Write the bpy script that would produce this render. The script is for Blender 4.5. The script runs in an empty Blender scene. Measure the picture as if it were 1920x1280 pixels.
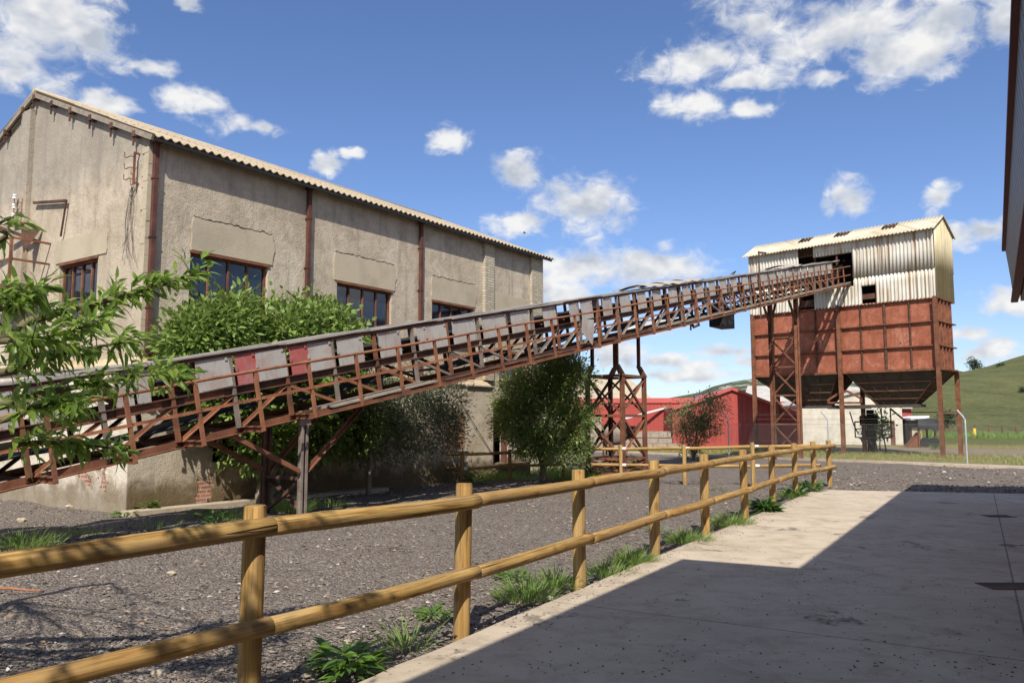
import bpy, math, random
import numpy as np
from mathutils import Vector, Matrix, noise as mnoise
R = math.radians
rnd = random.Random(7)
rng = np.random.default_rng(11)
SC = bpy.context.scene
COL = SC.collection

# ------------------------------------------------------------------ camera
EYE = 1.56; FPX = 1500.0; TILT = math.atan(150/1500)
cam = bpy.data.cameras.new('camera'); cam_o = bpy.data.objects.new('camera', cam); COL.objects.link(cam_o)
cam.sensor_width = 36; cam.lens = 36*FPX/1920; cam.clip_start = .05; cam.clip_end = 6000
cam_o.location = (0, 0, EYE); cam_o.rotation_euler = (R(90)+TILT, 0, 0)
SC.camera = cam_o
# ------------------------------------------------------------------ light
SUN_AZ = R(4.5)      # horizontal direction in which shadows fall, right of the view axis
SUN_EL = R(46)
sun = bpy.data.lights.new('sun', 'SUN'); sun.energy = 4.9; sun.angle = R(.53); sun.color = (1, .955, .88)
sun_o = bpy.data.objects.new('sun', sun); COL.objects.link(sun_o)
sd = Vector((math.sin(SUN_AZ)*math.cos(SUN_EL), math.cos(SUN_AZ)*math.cos(SUN_EL), -math.sin(SUN_EL)))
sun_o.rotation_euler = sd.to_track_quat('-Z', 'Y').to_euler(); sun_o.location = (-3, -20, 30)
SC.view_settings.view_transform = 'Standard'; SC.view_settings.look = 'None'
SC.view_settings.exposure = 0.32; SC.view_settings.gamma = 1

def ray(px, py):      # direction seen at a photo pixel (used to measure places in the photo)
    u = (640-py)/FPX
    return Vector(((px-960)/FPX, math.cos(TILT)-u*math.sin(TILT), math.sin(TILT)+u*math.cos(TILT)))
def gnd(px, py, z=0.0):
    r = ray(px, py); k = (z-EYE)/r.z
    return Vector((r.x*k, r.y*k, z))
def atY(px, py, Y):
    r = ray(px, py); k = Y/r.y
    return Vector((r.x*k, Y, EYE+r.z*k))

# ------------------------------------------------------------------ node helpers
class NT:
    def __init__(s, tree): s.t = tree; s.N = tree.nodes; s.L = tree.links
    def node(s, typ, ins=None, **props):
        n = s.N.new(typ)
        for k, v in props.items(): setattr(n, k, v)
        for k, v in (ins or {}).items():
            if hasattr(v, 'links') or isinstance(v, bpy.types.NodeSocket): s.L.new(v, n.inputs[k])
            else: n.inputs[k].default_value = v
        return n
    def math(s, op, a, b=0.0, c=None, clamp=False):
        ins = {0: a, 1: b}
        if c is not None: ins[2] = c
        return s.node('ShaderNodeMath', ins, operation=op, use_clamp=clamp).outputs[0]
    def vmath(s, op, a, b=None):
        n = s.node('ShaderNodeVectorMath', {0: a} if b is None else {0: a, 1: b}, operation=op)
        return n.outputs['Value'] if op in ('DOT_PRODUCT', 'LENGTH', 'DISTANCE') else n.outputs[0]
    def noise(s, vec, scale, detail=4, rough=.55, dist=0.0):
        return s.node('ShaderNodeTexNoise', {'Vector': vec, 'Scale': scale, 'Detail': detail, 'Roughness': rough, 'Distortion': dist}).outputs[0]
    def vor(s, vec, scale, feature='F1', out='Distance', rand=1.0):
        return s.node('ShaderNodeTexVoronoi', {'Vector': vec, 'Scale': scale, 'Randomness': rand}, feature=feature).outputs[out]
    def ramp(s, fac, stops, interp='LINEAR'):
        n = s.node('ShaderNodeValToRGB', {0: fac}); cr = n.color_ramp; cr.interpolation = interp
        while len(cr.elements) < len(stops): cr.elements.new(.5)
        for e, (p, c) in zip(cr.elements, stops):
            e.position = p; e.color = (c, c, c, 1) if isinstance(c, (int, float)) else (*c, 1)
        return n.outputs[0]
    def mix(s, fac, a, b, mode='MIX'):
        n = s.N.new('ShaderNodeMix'); n.data_type = 'RGBA'; n.blend_type = mode
        for idx, v in ((0, fac), (6, a), (7, b)):
            if isinstance(v, bpy.types.NodeSocket): s.L.new(v, n.inputs[idx])
            elif idx == 0: n.inputs[0].default_value = v
            else: n.inputs[idx].default_value = (*v, 1)
        return n.outputs[2]
    def sep(s, v): return s.node('ShaderNodeSeparateXYZ', {0: v}).outputs
    def comb(s, x, y, z): return s.node('ShaderNodeCombineXYZ', {0: x, 1: y, 2: z}).outputs[0]
    def scale(s, v, k): return s.vmath('MULTIPLY', v, k)
    def step(s, v, lo, hi):
        return s.node('ShaderNodeMapRange', {0: v, 1: lo, 2: hi, 3: 0.0, 4: 1.0}, interpolation_type='SMOOTHSTEP').outputs[0]
    def bump(s, h, strength=.4, dist=.02):
        return s.node('ShaderNodeBump', {'Height': h, 'Strength': strength, 'Distance': dist}).outputs[0]

def new_mat(name):
    m = bpy.data.materials.new(name); m.use_nodes = True
    nt = NT(m.node_tree); b = nt.N['Principled BSDF']
    return m, nt, b
def setb(nt, b, col=None, rough=None, normal=None, metal=None, spec=None):
    for k, v in (('Base Color', col), ('Roughness', rough), ('Normal', normal), ('Metallic', metal), ('Specular IOR Level', spec)):
        if v is None: continue
        if isinstance(v, bpy.types.NodeSocket): nt.L.new(v, b.inputs[k])
        elif k == 'Base Color': b.inputs[k].default_value = (*v, 1)
        else: b.inputs[k].default_value = v
def objco(nt): return nt.node('ShaderNodeTexCoord').outputs['Object']
def geo(nt): return nt.node('ShaderNodeNewGeometry').outputs
def orand(nt): return nt.node('ShaderNodeObjectInfo').outputs['Random']

# ------------------------------------------------------------------ sky with clouds
W = bpy.data.worlds.new('World'); SC.world = W; W.use_nodes = True
w = NT(W.node_tree); w.N.clear()
sky = w.node('ShaderNodeTexSky', sky_type='NISHITA', sun_disc=False, sun_elevation=SUN_EL, sun_rotation=math.pi+SUN_AZ,
             air_density=1.0, dust_density=.6, ozone_density=2.5, altitude=400)
skyc = w.node('ShaderNodeHueSaturation', {'Color': sky.outputs[0], 'Saturation': 1.05, 'Value': 1.0}).outputs[0]
skyc = w.mix(1.0, skyc, (.90, .93, 1.10), 'MULTIPLY')
CLOUDS = [  # px, py, half width, half height of each cloud seen in the photo
 (60,30,150,85),(20,110,95,65),(175,70,65,60),(100,160,75,30),(190,190,60,25),(355,5,30,16),(270,125,65,20),(375,190,66,26),(450,228,52,22),(500,238,40,18),
 (843,258,33,27),(605,308,27,19),(655,288,16,9),(968,330,46,34),(1095,385,88,44),(975,415,62,24),(1300,112,70,45),
 (1090,498,85,30),(1205,505,120,40),(1050,548,55,22),(1340,105,110,50),(1430,35,110,60),(1500,85,130,60),(1600,60,130,60),(1720,95,110,60),(1760,50,90,65),(1660,110,80,50),(1545,145,50,22),(1400,150,55,18),
 (1295,195,52,26),(1405,205,40,14),(1598,373,46,34),(1762,362,36,28),(1835,435,70,24),(1905,30,60,40),
 (1360,658,60,15),(1262,678,45,14),(1310,708,120,12),(1150,665,60,26),(1240,610,70,16),(1320,690,60,12),
 (1810,630,50,16),(1885,562,60,26),(1840,668,70,14),(1865,655,50,12),(1420,680,60,14)]
dirv = w.node('ShaderNodeTexCoord').outputs['Generated']
dx, dy, dz = w.sep(dirv)
az = w.math('ARCTAN2', dx, dy); el = w.math('ARCSINE', dz)
wob = w.noise(w.scale(dirv, (6, 6, 9)), 3.0, 3, .6)
wob2 = w.noise(w.vmath('ADD', w.scale(dirv, (6, 6, 9)), (5.2, 1.3, 7.7)), 3.0, 3, .6)
azel = w.comb(w.math('ADD', az, w.math('MULTIPLY', w.math('SUBTRACT', wob, .5), .05)),
              w.math('ADD', el, w.math('MULTIPLY', w.math('SUBTRACT', wob2, .5), .03)), 0.0)
acc = None
for px, py, rx, ry in CLOUDS:
    d = ray(px, py).normalized(); a0 = math.atan2(d.x, d.y); e0 = math.asin(d.z)
    d1 = ray(px+rx, py).normalized(); d2 = ray(px, py-ry).normalized()
    ra = max(abs(math.atan2(d1.x, d1.y)-a0), .004)*1.25; re = max(abs(math.asin(d2.z)-e0), .003)*1.35
    q = w.scale(w.vmath('SUBTRACT', azel, (a0, e0, 0)), (1/ra, 1/re, 0))
    ln = w.vmath('LENGTH', q)
    acc = ln if acc is None else w.node('ShaderNodeMath', {0: acc, 1: ln, 2: .35}, operation='SMOOTH_MIN').outputs[0]
def cloud_noise(off):
    v = w.vmath('ADD', w.scale(dirv, (1, 1, 1.45)), off)
    big = w.noise(v, 9.0, 4, .55, .0); sm = w.noise(v, 34.0, 9, .64, .5)
    return w.math('ADD', w.math('MULTIPLY', big, .55), w.math('MULTIPLY', sm, .45)), w.math('ADD', w.math('MULTIPLY', big, .8), w.math('MULTIPLY', w.noise(v, 22.0, 3, .5), .2))
n1, b1 = cloud_noise((0, 0, 0)); b2 = cloud_noise((.004, 0, .022))[1]
body = w.math('SUBTRACT', 1.0, acc)
dens = w.math('ADD', w.math('MULTIPLY', body, 1.15), w.math('MULTIPLY', w.math('SUBTRACT', n1, .5), 3.9))
# unseen broken cloud added overhead and behind the camera to whiten ambient light
offv = w.math('MAXIMUM', w.step(el, .62, .85), w.step(w.math('ABSOLUTE', w.math('ADD', az, -.02)), .80, 1.05))
rest = w.math('ADD', w.math('MULTIPLY', w.math('SUBTRACT', w.noise(w.scale(dirv, (1, 1, 1.3)), 2.6, 6, .58), .49), 5.0), w.math('MULTIPLY', w.math('SUBTRACT', n1, .5), 1.5))
dens = w.math('ADD', w.math('MULTIPLY', dens, w.math('SUBTRACT', 1.0, offv)), w.math('MULTIPLY', rest, offv))
alpha = w.math('MULTIPLY', w.step(dens, -.02, .80), .96)
lit = w.math('ADD', w.math('MULTIPLY', w.math('SUBTRACT', b1, b2), 6.5), .58, clamp=True)
thick = w.step(dens, .2, 1.1)
ccol = w.mix(lit, (.52, .57, .66), (1.0, .99, .97))
ccol = w.mix(w.math('MULTIPLY', w.math('SUBTRACT', 1.0, thick), .55), ccol, (.80, .84, .92))
bg1 = w.node('ShaderNodeBackground', {'Color': skyc, 'Strength': .107})
bg2 = w.node('ShaderNodeBackground', {'Color': ccol, 'Strength': .76})
ms = w.node('ShaderNodeMixShader', {0: alpha, 1: bg1.outputs[0], 2: bg2.outputs[0]})
w.node('ShaderNodeOutputWorld', {'Surface': ms.outputs[0]})

# ------------------------------------------------------------------ mesh helpers
class MB:
    def __init__(s): s.v = []; s.f = []; s.sm = []; s.mi = []
    def add(s, vs, fs, smooth=False, mi=0):
        o = len(s.v); s.v += [tuple(p) for p in vs]
        for f in fs: s.f.append(tuple(i+o for i in f)); s.sm.append(smooth); s.mi.append(mi)
    def box(s, x0, x1, y0, y1, z0, z1, mi=0):
        vs = [(x, y, z) for z in (z0, z1) for y in (y0, y1) for x in (x0, x1)]
        s.add(vs, [(0,2,3,1),(4,5,7,6),(0,1,5,4),(2,6,7,3),(0,4,6,2),(1,3,7,5)], mi=mi)
    def bar(s, p0, p1, w, h, up=(0,0,1), mi=0, w1=None, h1=None):
        p0 = Vector(p0); p1 = Vector(p1); d = (p1-p0).normalized(); u = Vector(up)
        if abs(d.dot(u)) > .98: u = Vector((1,0,0)) if abs(d.x) < .9 else Vector((0,1,0))
        sx = d.cross(u).normalized(); sz = sx.cross(d)
        w1 = w if w1 is None else w1; h1 = h if h1 is None else h1
        vs = []
        for p, a, b in ((p0, w, h), (p1, w1, h1)):
            for i, j in ((-1,-1),(1,-1),(1,1),(-1,1)): vs.append(p+sx*(i*a/2)+sz*(j*b/2))
        s.add(vs, [(3,2,1,0),(4,5,6,7),(0,1,5,4),(1,2,6,5),(2,3,7,6),(3,0,4,7)], mi=mi)
    def angle(s, p0, p1, w, t=.012, up=(0,0,1), mi=0):       # L profile
        p0 = Vector(p0); p1 = Vector(p1); d = (p1-p0).normalized(); u = Vector(up)
        if abs(d.dot(u)) > .98: u = Vector((0,1,0))
        sx = d.cross(u).normalized(); sz = sx.cross(d)
        s.bar(p0-sz*(w/2-t/2), p1-sz*(w/2-t/2), w, t, up=sz, mi=mi)
        s.bar(p0-sx*(w/2-t/2)+sz*t/2, p1-sx*(w/2-t/2)+sz*t/2, t, w-t, up=sz, mi=mi)
    def ibeam(s, p0, p1, w, h, t=.018, up=(0,1,0), mi=0):    # H profile, flanges facing 'up'
        p0 = Vector(p0); p1 = Vector(p1); d = (p1-p0).normalized(); u = Vector(up)
        if abs(d.dot(u)) > .98: u = Vector((1,0,0))
        sx = d.cross(u).normalized(); sz = sx.cross(d)
        for k in (-1, 1): s.bar(p0+sz*k*(h/2-t/2), p1+sz*k*(h/2-t/2), w, t, up=sz, mi=mi)
        s.bar(p0, p1, t, h-2*t-.002, up=sz, mi=mi)
    def tube(s, pts, rad, n=8, cap=True, mi=0, wob=0.0):
        pts = [Vector(p) for p in pts]; m = len(pts)
        if not hasattr(rad, '__len__'): rad = [rad]*m
        vs = []; ref = None
        for i, p in enumerate(pts):
            d = (pts[min(i+1, m-1)]-pts[max(i-1, 0)]).normalized()
            if ref is None:
                ref = Vector((0,0,1)) if abs(d.z) < .9 else Vector((1,0,0))
            a = d.cross(ref).normalized(); b = a.cross(d); ref = b
            for k in range(n):
                t = 2*math.pi*k/n; r = rad[i]*(1+wob*(rnd.random()-.5))
                vs.append(p+a*(math.cos(t)*r)+b*(math.sin(t)*r))
        fs = [(i*n+k, i*n+(k+1) % n, (i+1)*n+(k+1) % n, (i+1)*n+k) for i in range(m-1) for k in range(n)]
        s.add(vs, fs, True, mi)
        if cap:
            s.add(vs[:n], [tuple(range(n))[::-1]], False, mi); s.add(vs[-n:], [tuple(range(n))], False, mi)
    def quad(s, a, b, c, d, mi=0): s.add([a, b, c, d], [(0,1,2,3)], mi=mi)
    def prism(s, poly, d, mi=0):       # polygon extruded by vector d
        n = len(poly); d = Vector(d); vs = [Vector(p) for p in poly]; vs += [p+d for p in vs]
        s.add(vs, [tuple(range(n))[::-1], tuple(range(n, 2*n))]+[(i, (i+1) % n, n+(i+1) % n, n+i) for i in range(n)], mi=mi)
    def xf(s, M): s.v = [tuple(M @ Vector(p)) for p in s.v]; return s
    def mesh(s, name, mats):
        me = bpy.data.meshes.new(name); me.from_pydata(s.v, [], s.f)
        for m in (mats if isinstance(mats, (list, tuple)) else [mats]): me.materials.append(m)
        me.polygons.foreach_set('use_smooth', s.sm); me.polygons.foreach_set('material_index', s.mi)
        me.update(); return me
    def build(s, name, mats, parent=None): return link(name, s.mesh(name, mats), parent)
def link(name, me, parent=None):
    o = bpy.data.objects.new(name, me); COL.objects.link(o)
    if parent: o.parent = parent
    return o
def tag(o, label=None, cat=None, group=None, kind=None):
    if label: o['label'] = label
    if cat: o['category'] = cat
    if group: o['group'] = group
    if kind: o['kind'] = kind
    return o
def thing(name, label, cat, loc=(0,0,0), rotz=0.0, group=None):
    o = bpy.data.objects.new(name, None); COL.objects.link(o); o.location = loc; o.rotation_euler = (0,0,rotz)
    o.empty_display_size = .3
    return tag(o, label, cat, group)
def np_mesh(name, V, F, mat, smooth=False):   # V (n,3), F (m,k)
    me = bpy.data.meshes.new(name); k = F.shape[1]
    me.vertices.add(len(V)); me.vertices.foreach_set('co', V.astype(np.float32).ravel())
    me.loops.add(F.size); me.loops.foreach_set('vertex_index', F.astype(np.int32).ravel())
    me.polygons.add(len(F)); me.polygons.foreach_set('loop_start', np.arange(0, F.size, k, dtype=np.int32))
    me.polygons.foreach_set('use_smooth', np.full(len(F), smooth))
    me.materials.append(mat); me.update(calc_edges=True); me.validate(); return me
class Frame:      # vertical plane frame: x along u, y = depth
    def __init__(s, o, rotz):
        s.o = Vector((o[0], o[1], 0)); s.rz = rotz
        s.u = Vector((math.cos(rotz), math.sin(rotz), 0)); s.v = Vector((-math.sin(rotz), math.cos(rotz), 0))
    def on_y(s, px, py, y):
        r = ray(px, py); O = Vector((0,0,EYE)); k = (y-(O-s.o).dot(s.v))/r.dot(s.v); p = O+r*k-s.o
        return p.dot(s.u), p.z
    def on_x(s, px, py, x):
        r = ray(px, py); O = Vector((0,0,EYE)); k = (x-(O-s.o).dot(s.u))/r.dot(s.u); p = O+r*k-s.o
        return p.dot(s.v), p.z
    def w(s, x, y, z): return s.o+s.u*x+s.v*y+Vector((0,0,z))
    def loc(s, p): q = Vector(p)-s.o; return Vector((q.dot(s.u), q.dot(s.v), q.z))

# ------------------------------------------------------------------ materials
def mat_stucco(name, low=False):
    m, n, b = new_mat(name); co = objco(n); x, y, z = n.sep(co)
    big = n.noise(co, .55, 5, .6); med = n.noise(co, 2.6, 5, .65, .4); fine = n.noise(co, 34, 3, .7)
    c = n.ramp(big, [(.3, (.42,.342,.245)), (.55, (.545,.455,.338)), (.75, (.62,.535,.41))])
    c = n.mix(n.math('MULTIPLY', n.step(med, .42, .72), .55), c, (.30,.235,.155))
    grit = n.step(fine, .50, .68)
    c = n.mix(n.math('MULTIPLY', grit, .5), c, (.22,.18,.13))
    c = n.mix(n.math('MULTIPLY', n.step(n.noise(co, 13, 4, .75), .56, .70), .45), c, (.24,.20,.15))
    c = n.mix(n.math('MULTIPLY', n.step(n.noise(co, 60, 2, .6), .62, .75), .5), c, (.70,.65,.55))
    st = n.noise(n.comb(n.math('ADD', n.math('MULTIPLY', x, 2.2), n.math('MULTIPLY', y, 2.2)), 0.0, n.math('MULTIPLY', z, .16)), 1.6, 5, .65)
    c = n.mix(n.math('MULTIPLY', n.step(st, .50, .70), .5), c, (.21,.172,.125))
    c = n.mix(n.math('MULTIPLY', n.step(n.noise(n.scale(co, (1, 1, .6)), .9, 6, .7, .6), .52, .66), .4), c, (.24,.195,.14))
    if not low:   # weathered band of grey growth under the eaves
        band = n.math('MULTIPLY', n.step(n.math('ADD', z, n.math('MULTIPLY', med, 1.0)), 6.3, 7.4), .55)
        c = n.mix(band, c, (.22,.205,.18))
    h = n.math('ADD', n.math('MULTIPLY', fine, .6), n.math('MULTIPLY', med, 1.4))
    if low:
        c = n.mix(n.math('MULTIPLY', n.step(n.noise(co, 1.3, 5, .6), .38, .62), .55), c, (.64,.555,.43))
        m1 = n.noise(co, 1.1, 6, .62, .3)
        pb = n.math('ADD', m1, n.math('MULTIPLY', n.step(z, 1.7, .2), .10))
        near = n.step(n.math('ABSOLUTE', n.math('ADD', x, y)), 3.6, .6)
        brk = n.step(n.math('ADD', pb, n.math('MULTIPLY', near, .06)), .765, .785)
        bt = n.node('ShaderNodeTexBrick', {'Vector': n.comb(n.math('ADD', x, y), z, 0.0), 'Scale': 1.0, 'Color1': (.42,.17,.10,1), 'Color2': (.30,.12,.08,1),
             'Mortar': (.42,.36,.28,1), 'Mortar Size': .012, 'Brick Width': .26, 'Row Height': .075})
        c = n.mix(brk, c, bt.outputs['Color'])
        moss = n.math('MULTIPLY', n.step(n.math('ADD', z, n.math('MULTIPLY', med, -.9)), .28, -.22), .75)
        c = n.mix(moss, c, (.11,.075,.03))
        edge = n.math('MULTIPLY', n.step(n.math('ADD', pb, n.math('MULTIPLY', near, .06)), .72, .765), n.math('SUBTRACT', 1.0, brk))
        c = n.mix(n.math('MULTIPLY', edge, .35), c, (.55,.47,.36))
        h = n.math('SUBTRACT', h, n.math('MULTIPLY', brk, 2.2))
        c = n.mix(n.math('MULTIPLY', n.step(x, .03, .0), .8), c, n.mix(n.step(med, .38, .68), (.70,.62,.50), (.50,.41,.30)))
        c = n.mix(n.math('MULTIPLY', moss, .8), c, (.11,.075,.03)); c = n.mix(brk, c, bt.outputs['Color'])
        yel = n.math('MULTIPLY', n.step(z, 2.5, 2.75), n.step(med, .35, .65))
        c = n.mix(yel, c, (.45,.30,.08))
    setb(n, b, c, .92, n.bump(h, .9, .022), spec=.2); return m
def mat_plaster(name, col=(.47,.39,.26)):
    m, n, b = new_mat(name); co = objco(n); a = n.noise(co, 1.7, 5, .6); f = n.noise(co, 26, 3, .6)
    c = n.mix(n.math('MULTIPLY', n.step(a, .4, .7), .6), col, tuple(k*.72 for k in col))
    c = n.mix(n.math('MULTIPLY', n.step(f, .55, .7), .25), c, tuple(k*.6 for k in col))
    setb(n, b, c, .9, n.bump(n.math('ADD', f, a), .35, .012), spec=.2); return m
def mat_brick(name, c1, c2, mo, bw=.26, rh=.075):
    m, n, b = new_mat(name); co = objco(n); x, y, z = n.sep(co)
    bt = n.node('ShaderNodeTexBrick', {'Vector': n.comb(n.math('ADD', x, y), z, 0.0), 'Scale': 1.0, 'Color1': (*c1,1), 'Color2': (*c2,1),
         'Mortar': (*mo,1), 'Mortar Size': .012, 'Brick Width': bw, 'Row Height': rh})
    no = n.noise(co, 5, 4, .6)
    c = n.mix(n.math('MULTIPLY', n.step(no, .4, .75), .5), bt.outputs['Color'], mo)
    setb(n, b, c, .9, n.bump(n.math('ADD', n.math('MULTIPLY', bt.outputs['Fac'], -1.0), n.math('MULTIPLY', no, .4)), .8, .012), spec=.2); return m
def mat_rust(name, base=(.20,.078,.040), dark=(.075,.042,.030), light=(.30,.135,.07), rough=.8):
    m, n, b = new_mat(name); co = objco(n); a = n.noise(co, 3.2, 6, .65); f = n.noise(co, 28, 4, .65)
    r = orand(n)
    c = n.ramp(a, [(.3, dark), (.5, base), (.72, light)])
    c = n.mix(n.math('MULTIPLY', n.step(f, .5, .7), .5), c, dark)
    c = n.mix(n.math('MULTIPLY', r, .3), c, tuple(k*.55 for k in base))
    setb(n, b, c, rough, n.bump(f, .3, .004), spec=.3); return m
def mat_panel(name, base, tint, amt):
    m, n, b = new_mat(name); co = objco(n); r = orand(n)
    v = n.vmath('ADD', co, n.comb(n.math('MULTIPLY', r, 37.0), 0.0, n.math('MULTIPLY', r, 11.0)))
    a = n.noise(v, 2.4, 5, .6, .4); f = n.noise(n.scale(v, (14, 14, 3)), 2.0, 5, .7); sp = n.noise(v, 40, 3, .6)
    c = n.mix(n.math('MULTIPLY', n.step(a, .42, .68), amt), base, tint)
    c = n.mix(n.math('MULTIPLY', n.step(f, .48, .7), .5), c, tuple(k*.62 for k in base))
    c = n.mix(n.math('MULTIPLY', n.step(n.noise(n.scale(v, (9, 9, 1.2)), 1.6, 5, .7), .54, .7), .55), c, (.27,.12,.07))
    c = n.mix(n.math('MULTIPLY', n.step(sp, .6, .72), .4), c, (.22,.10,.06))
    c = n.mix(n.math('MULTIPLY', r, .22), c, (.22,.19,.19))
    setb(n, b, c, .72, n.bump(a, .25, .02), metal=0.0, spec=.3); return m
def mat_fibro(name, col=(.62,.59,.51), stain=.8):
    m, n, b = new_mat(name); co = objco(n); x, y, z = n.sep(co)
    a = n.noise(co, .9, 5, .6); f = n.noise(co, 22, 4, .65)
    st = n.noise(n.comb(n.math('MULTIPLY', n.math('ADD', x, y), 5.5), 0.0, n.math('MULTIPLY', z, .12)), 1.3, 5, .7)
    zone = n.noise(co, .45, 2, .5)
    c = n.mix(n.math('MULTIPLY', n.step(a, .4, .7), .55), col, tuple(k*v for k, v in zip(col, (.80,.75,.62))))
    c = n.mix(n.math('MULTIPLY', n.math('MULTIPLY', n.step(st, .47, .62), n.step(n.math('ADD', zone, n.math('MULTIPLY', n.step(x, -3.2, -.3), .12)), .42, .58)), stain), c, (.27,.15,.065))
    c = n.mix(n.math('MULTIPLY', n.step(f, .55, .7), .35), c, (.25,.22,.16))
    setb(n, b, c, .85, n.bump(f, .3, .006), spec=.25); return m
def mat_redsteel(name):
    m, n, b = new_mat(name); co = objco(n); x, y, z = n.sep(co)
    a = n.noise(co, 1.7, 7, .70, .8); f = n.noise(co, 9, 5, .7); g = n.noise(co, 45, 3, .6)
    st = n.noise(n.comb(n.math('MULTIPLY', n.math('ADD', x, y), 4.0), 0.0, n.math('MULTIPLY', z, .4)), 1.6, 5, .7)
    c = n.ramp(a, [(.3, (.20,.060,.032)), (.5, (.34,.103,.056)), (.68, (.46,.19,.12))])
    c = n.mix(n.math('MULTIPLY', n.step(st, .48, .66), .6), c, (.21,.085,.032))
    c = n.mix(n.math('MULTIPLY', n.step(f, .58, .68), .65), c, (.13,.06,.04))
    c = n.mix(n.math('MULTIPLY', n.step(n.math('ADD', f, n.math('MULTIPLY', a, .4)), .80, .84), .8), c, (.075,.055,.06))
    c = n.mix(n.math('MULTIPLY', n.step(g, .56, .7), .3), c, (.42,.20,.13))
    setb(n, b, c, .7, n.bump(f, .25, .008), spec=.3); return m
def mat_simple(name, col, rough=.7, var=.35, sc=4.0, metal=0.0, spec=.4, bump=.2):
    m, n, b = new_mat(name); co = objco(n); a = n.noise(co, sc, 5, .62); f = n.noise(co, sc*9, 3, .6)
    c = n.mix(n.math('MULTIPLY', n.step(a, .35, .7), var), col, tuple(k*.45 for k in col))
    c = n.mix(n.math('MULTIPLY', n.step(f, .5, .7), var*.5), c, tuple(min(1, k*1.35) for k in col))
    setb(n, b, c, rough, n.bump(f, bump, .006), metal=metal, spec=spec); return m
def mat_wood(name, c1=(.43,.265,.080), c2=(.19,.095,.028), c3=(.53,.345,.145)):
    m, n, b = new_mat(name); co = objco(n); r = orand(n)
    v = n.vmath('ADD', co, n.comb(n.math('MULTIPLY', r, 13.0), n.math('MULTIPLY', r, 29.0), n.math('MULTIPLY', r, 53.0)))
    g = n.noise(n.scale(v, (34, 34, 1.7)), 1.0, 5, .65, .6); lo = n.noise(v, 1.9, 4, .6)
    g2 = n.noise(n.scale(v, (95, 95, 3.0)), 1.0, 3, .6)
    c = n.ramp(g, [(.36, c2), (.49, c1), (.64, c3)])
    c = n.mix(n.math('MULTIPLY', n.step(lo, .42, .7), .5), c, tuple(k*.62 for k in c1))
    c = n.mix(n.math('MULTIPLY', r, .5), c, (.36,.20,.07))
    c = n.mix(n.math('MULTIPLY', n.step(n.noise(n.scale(v, (10, 10, 1.2)), 1.0, 4, .6), .44, .64), .45), c, (.28,.205,.115))
    c = n.mix(n.math('MULTIPLY', n.step(g2, .52, .66), .5), c, (.15,.08,.032))
    rg = n.noise(n.comb(0.0, n.math('MULTIPLY', r, 40.0), n.math('MULTIPLY', n.sep(v)[2], 7.0)), 1.0, 3, .6)
    c = n.mix(n.math('MULTIPLY', n.step(rg, .60, .68), .35), c, (.22,.105,.03))
    kn = n.vor(n.scale(v, (6, 6, 2.6)), 1.0)
    kmask = n.step(kn, .19, .08); ring = n.math('SINE', n.math('MULTIPLY', kn, 110.0))
    c = n.mix(n.math('MULTIPLY', n.step(kn, .24, .08), n.math('ADD', n.math('MULTIPLY', ring, .25), .35)), c, (.28,.12,.03))
    c = n.mix(n.math('MULTIPLY', kmask, .6), c, (.17,.075,.025))
    crack = n.step(n.math('ABSOLUTE', n.math('SUBTRACT', n.noise(n.scale(v, (8, 8, .22)), 1.0, 2, .5), .5)), .008, .001)
    crack = n.math('MULTIPLY', crack, n.step(n.noise(n.scale(v, (2, 2, .9)), 1.0, 2, .5), .42, .52))
    c = n.mix(n.math('MULTIPLY', crack, .85), c, (.04,.02,.01))
    h = n.math('SUBTRACT', n.math('ADD', n.math('MULTIPLY', g, .5), n.math('MULTIPLY', lo, .8)), n.math('MULTIPLY', crack, 1.2))
    setb(n, b, c, .78, n.bump(h, .6, .010), spec=.15); return m
def mat_leaf(name, c1, c2, trans=.35, rough=.45):
    m, n, b = new_mat(name); r = geo(n)['Random Per Island']; P = geo(n)['Position']
    a = n.noise(P, 1.3, 3, .5)
    c = n.mix(r, c1, c2); c = n.mix(n.math('MULTIPLY', n.step(a, .35, .7), .35), c, tuple(k*.6 for k in c1))
    setb(n, b, c, rough, spec=.4)
    tr = n.node('ShaderNodeBsdfTranslucent', {'Color': n.mix(.5, c, tuple(min(1, k*2.2) for k in c2))})
    mx = n.node('ShaderNodeMixShader', {0: trans, 1: b.outputs[0], 2: tr.outputs[0]})
    n.L.new(mx.outputs[0], n.N['Material Output'].inputs[0]); return m
def mat_glass(name):
    m, n, b = new_mat(name); co = objco(n)
    d = n.noise(n.scale(co, (7, 7, 1.2)), 1.5, 5, .7); sp = n.step(n.noise(n.scale(co, (24, 24, 5)), 1.0, 3, .6), .70, .76)
    c = n.mix(n.math('MULTIPLY', n.step(d, .5, .8), .25), (.012,.016,.026), (.07,.075,.08)); c = n.mix(n.math('MULTIPLY', sp, .45), c, (.32,.33,.33))
    setb(n, b, c, n.math('ADD', .04, n.math('MULTIPLY', sp, .5)), n.bump(n.noise(co, 1.1, 2, .5), .04, .05)); b.inputs['IOR'].default_value = 1.75; return m

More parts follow.
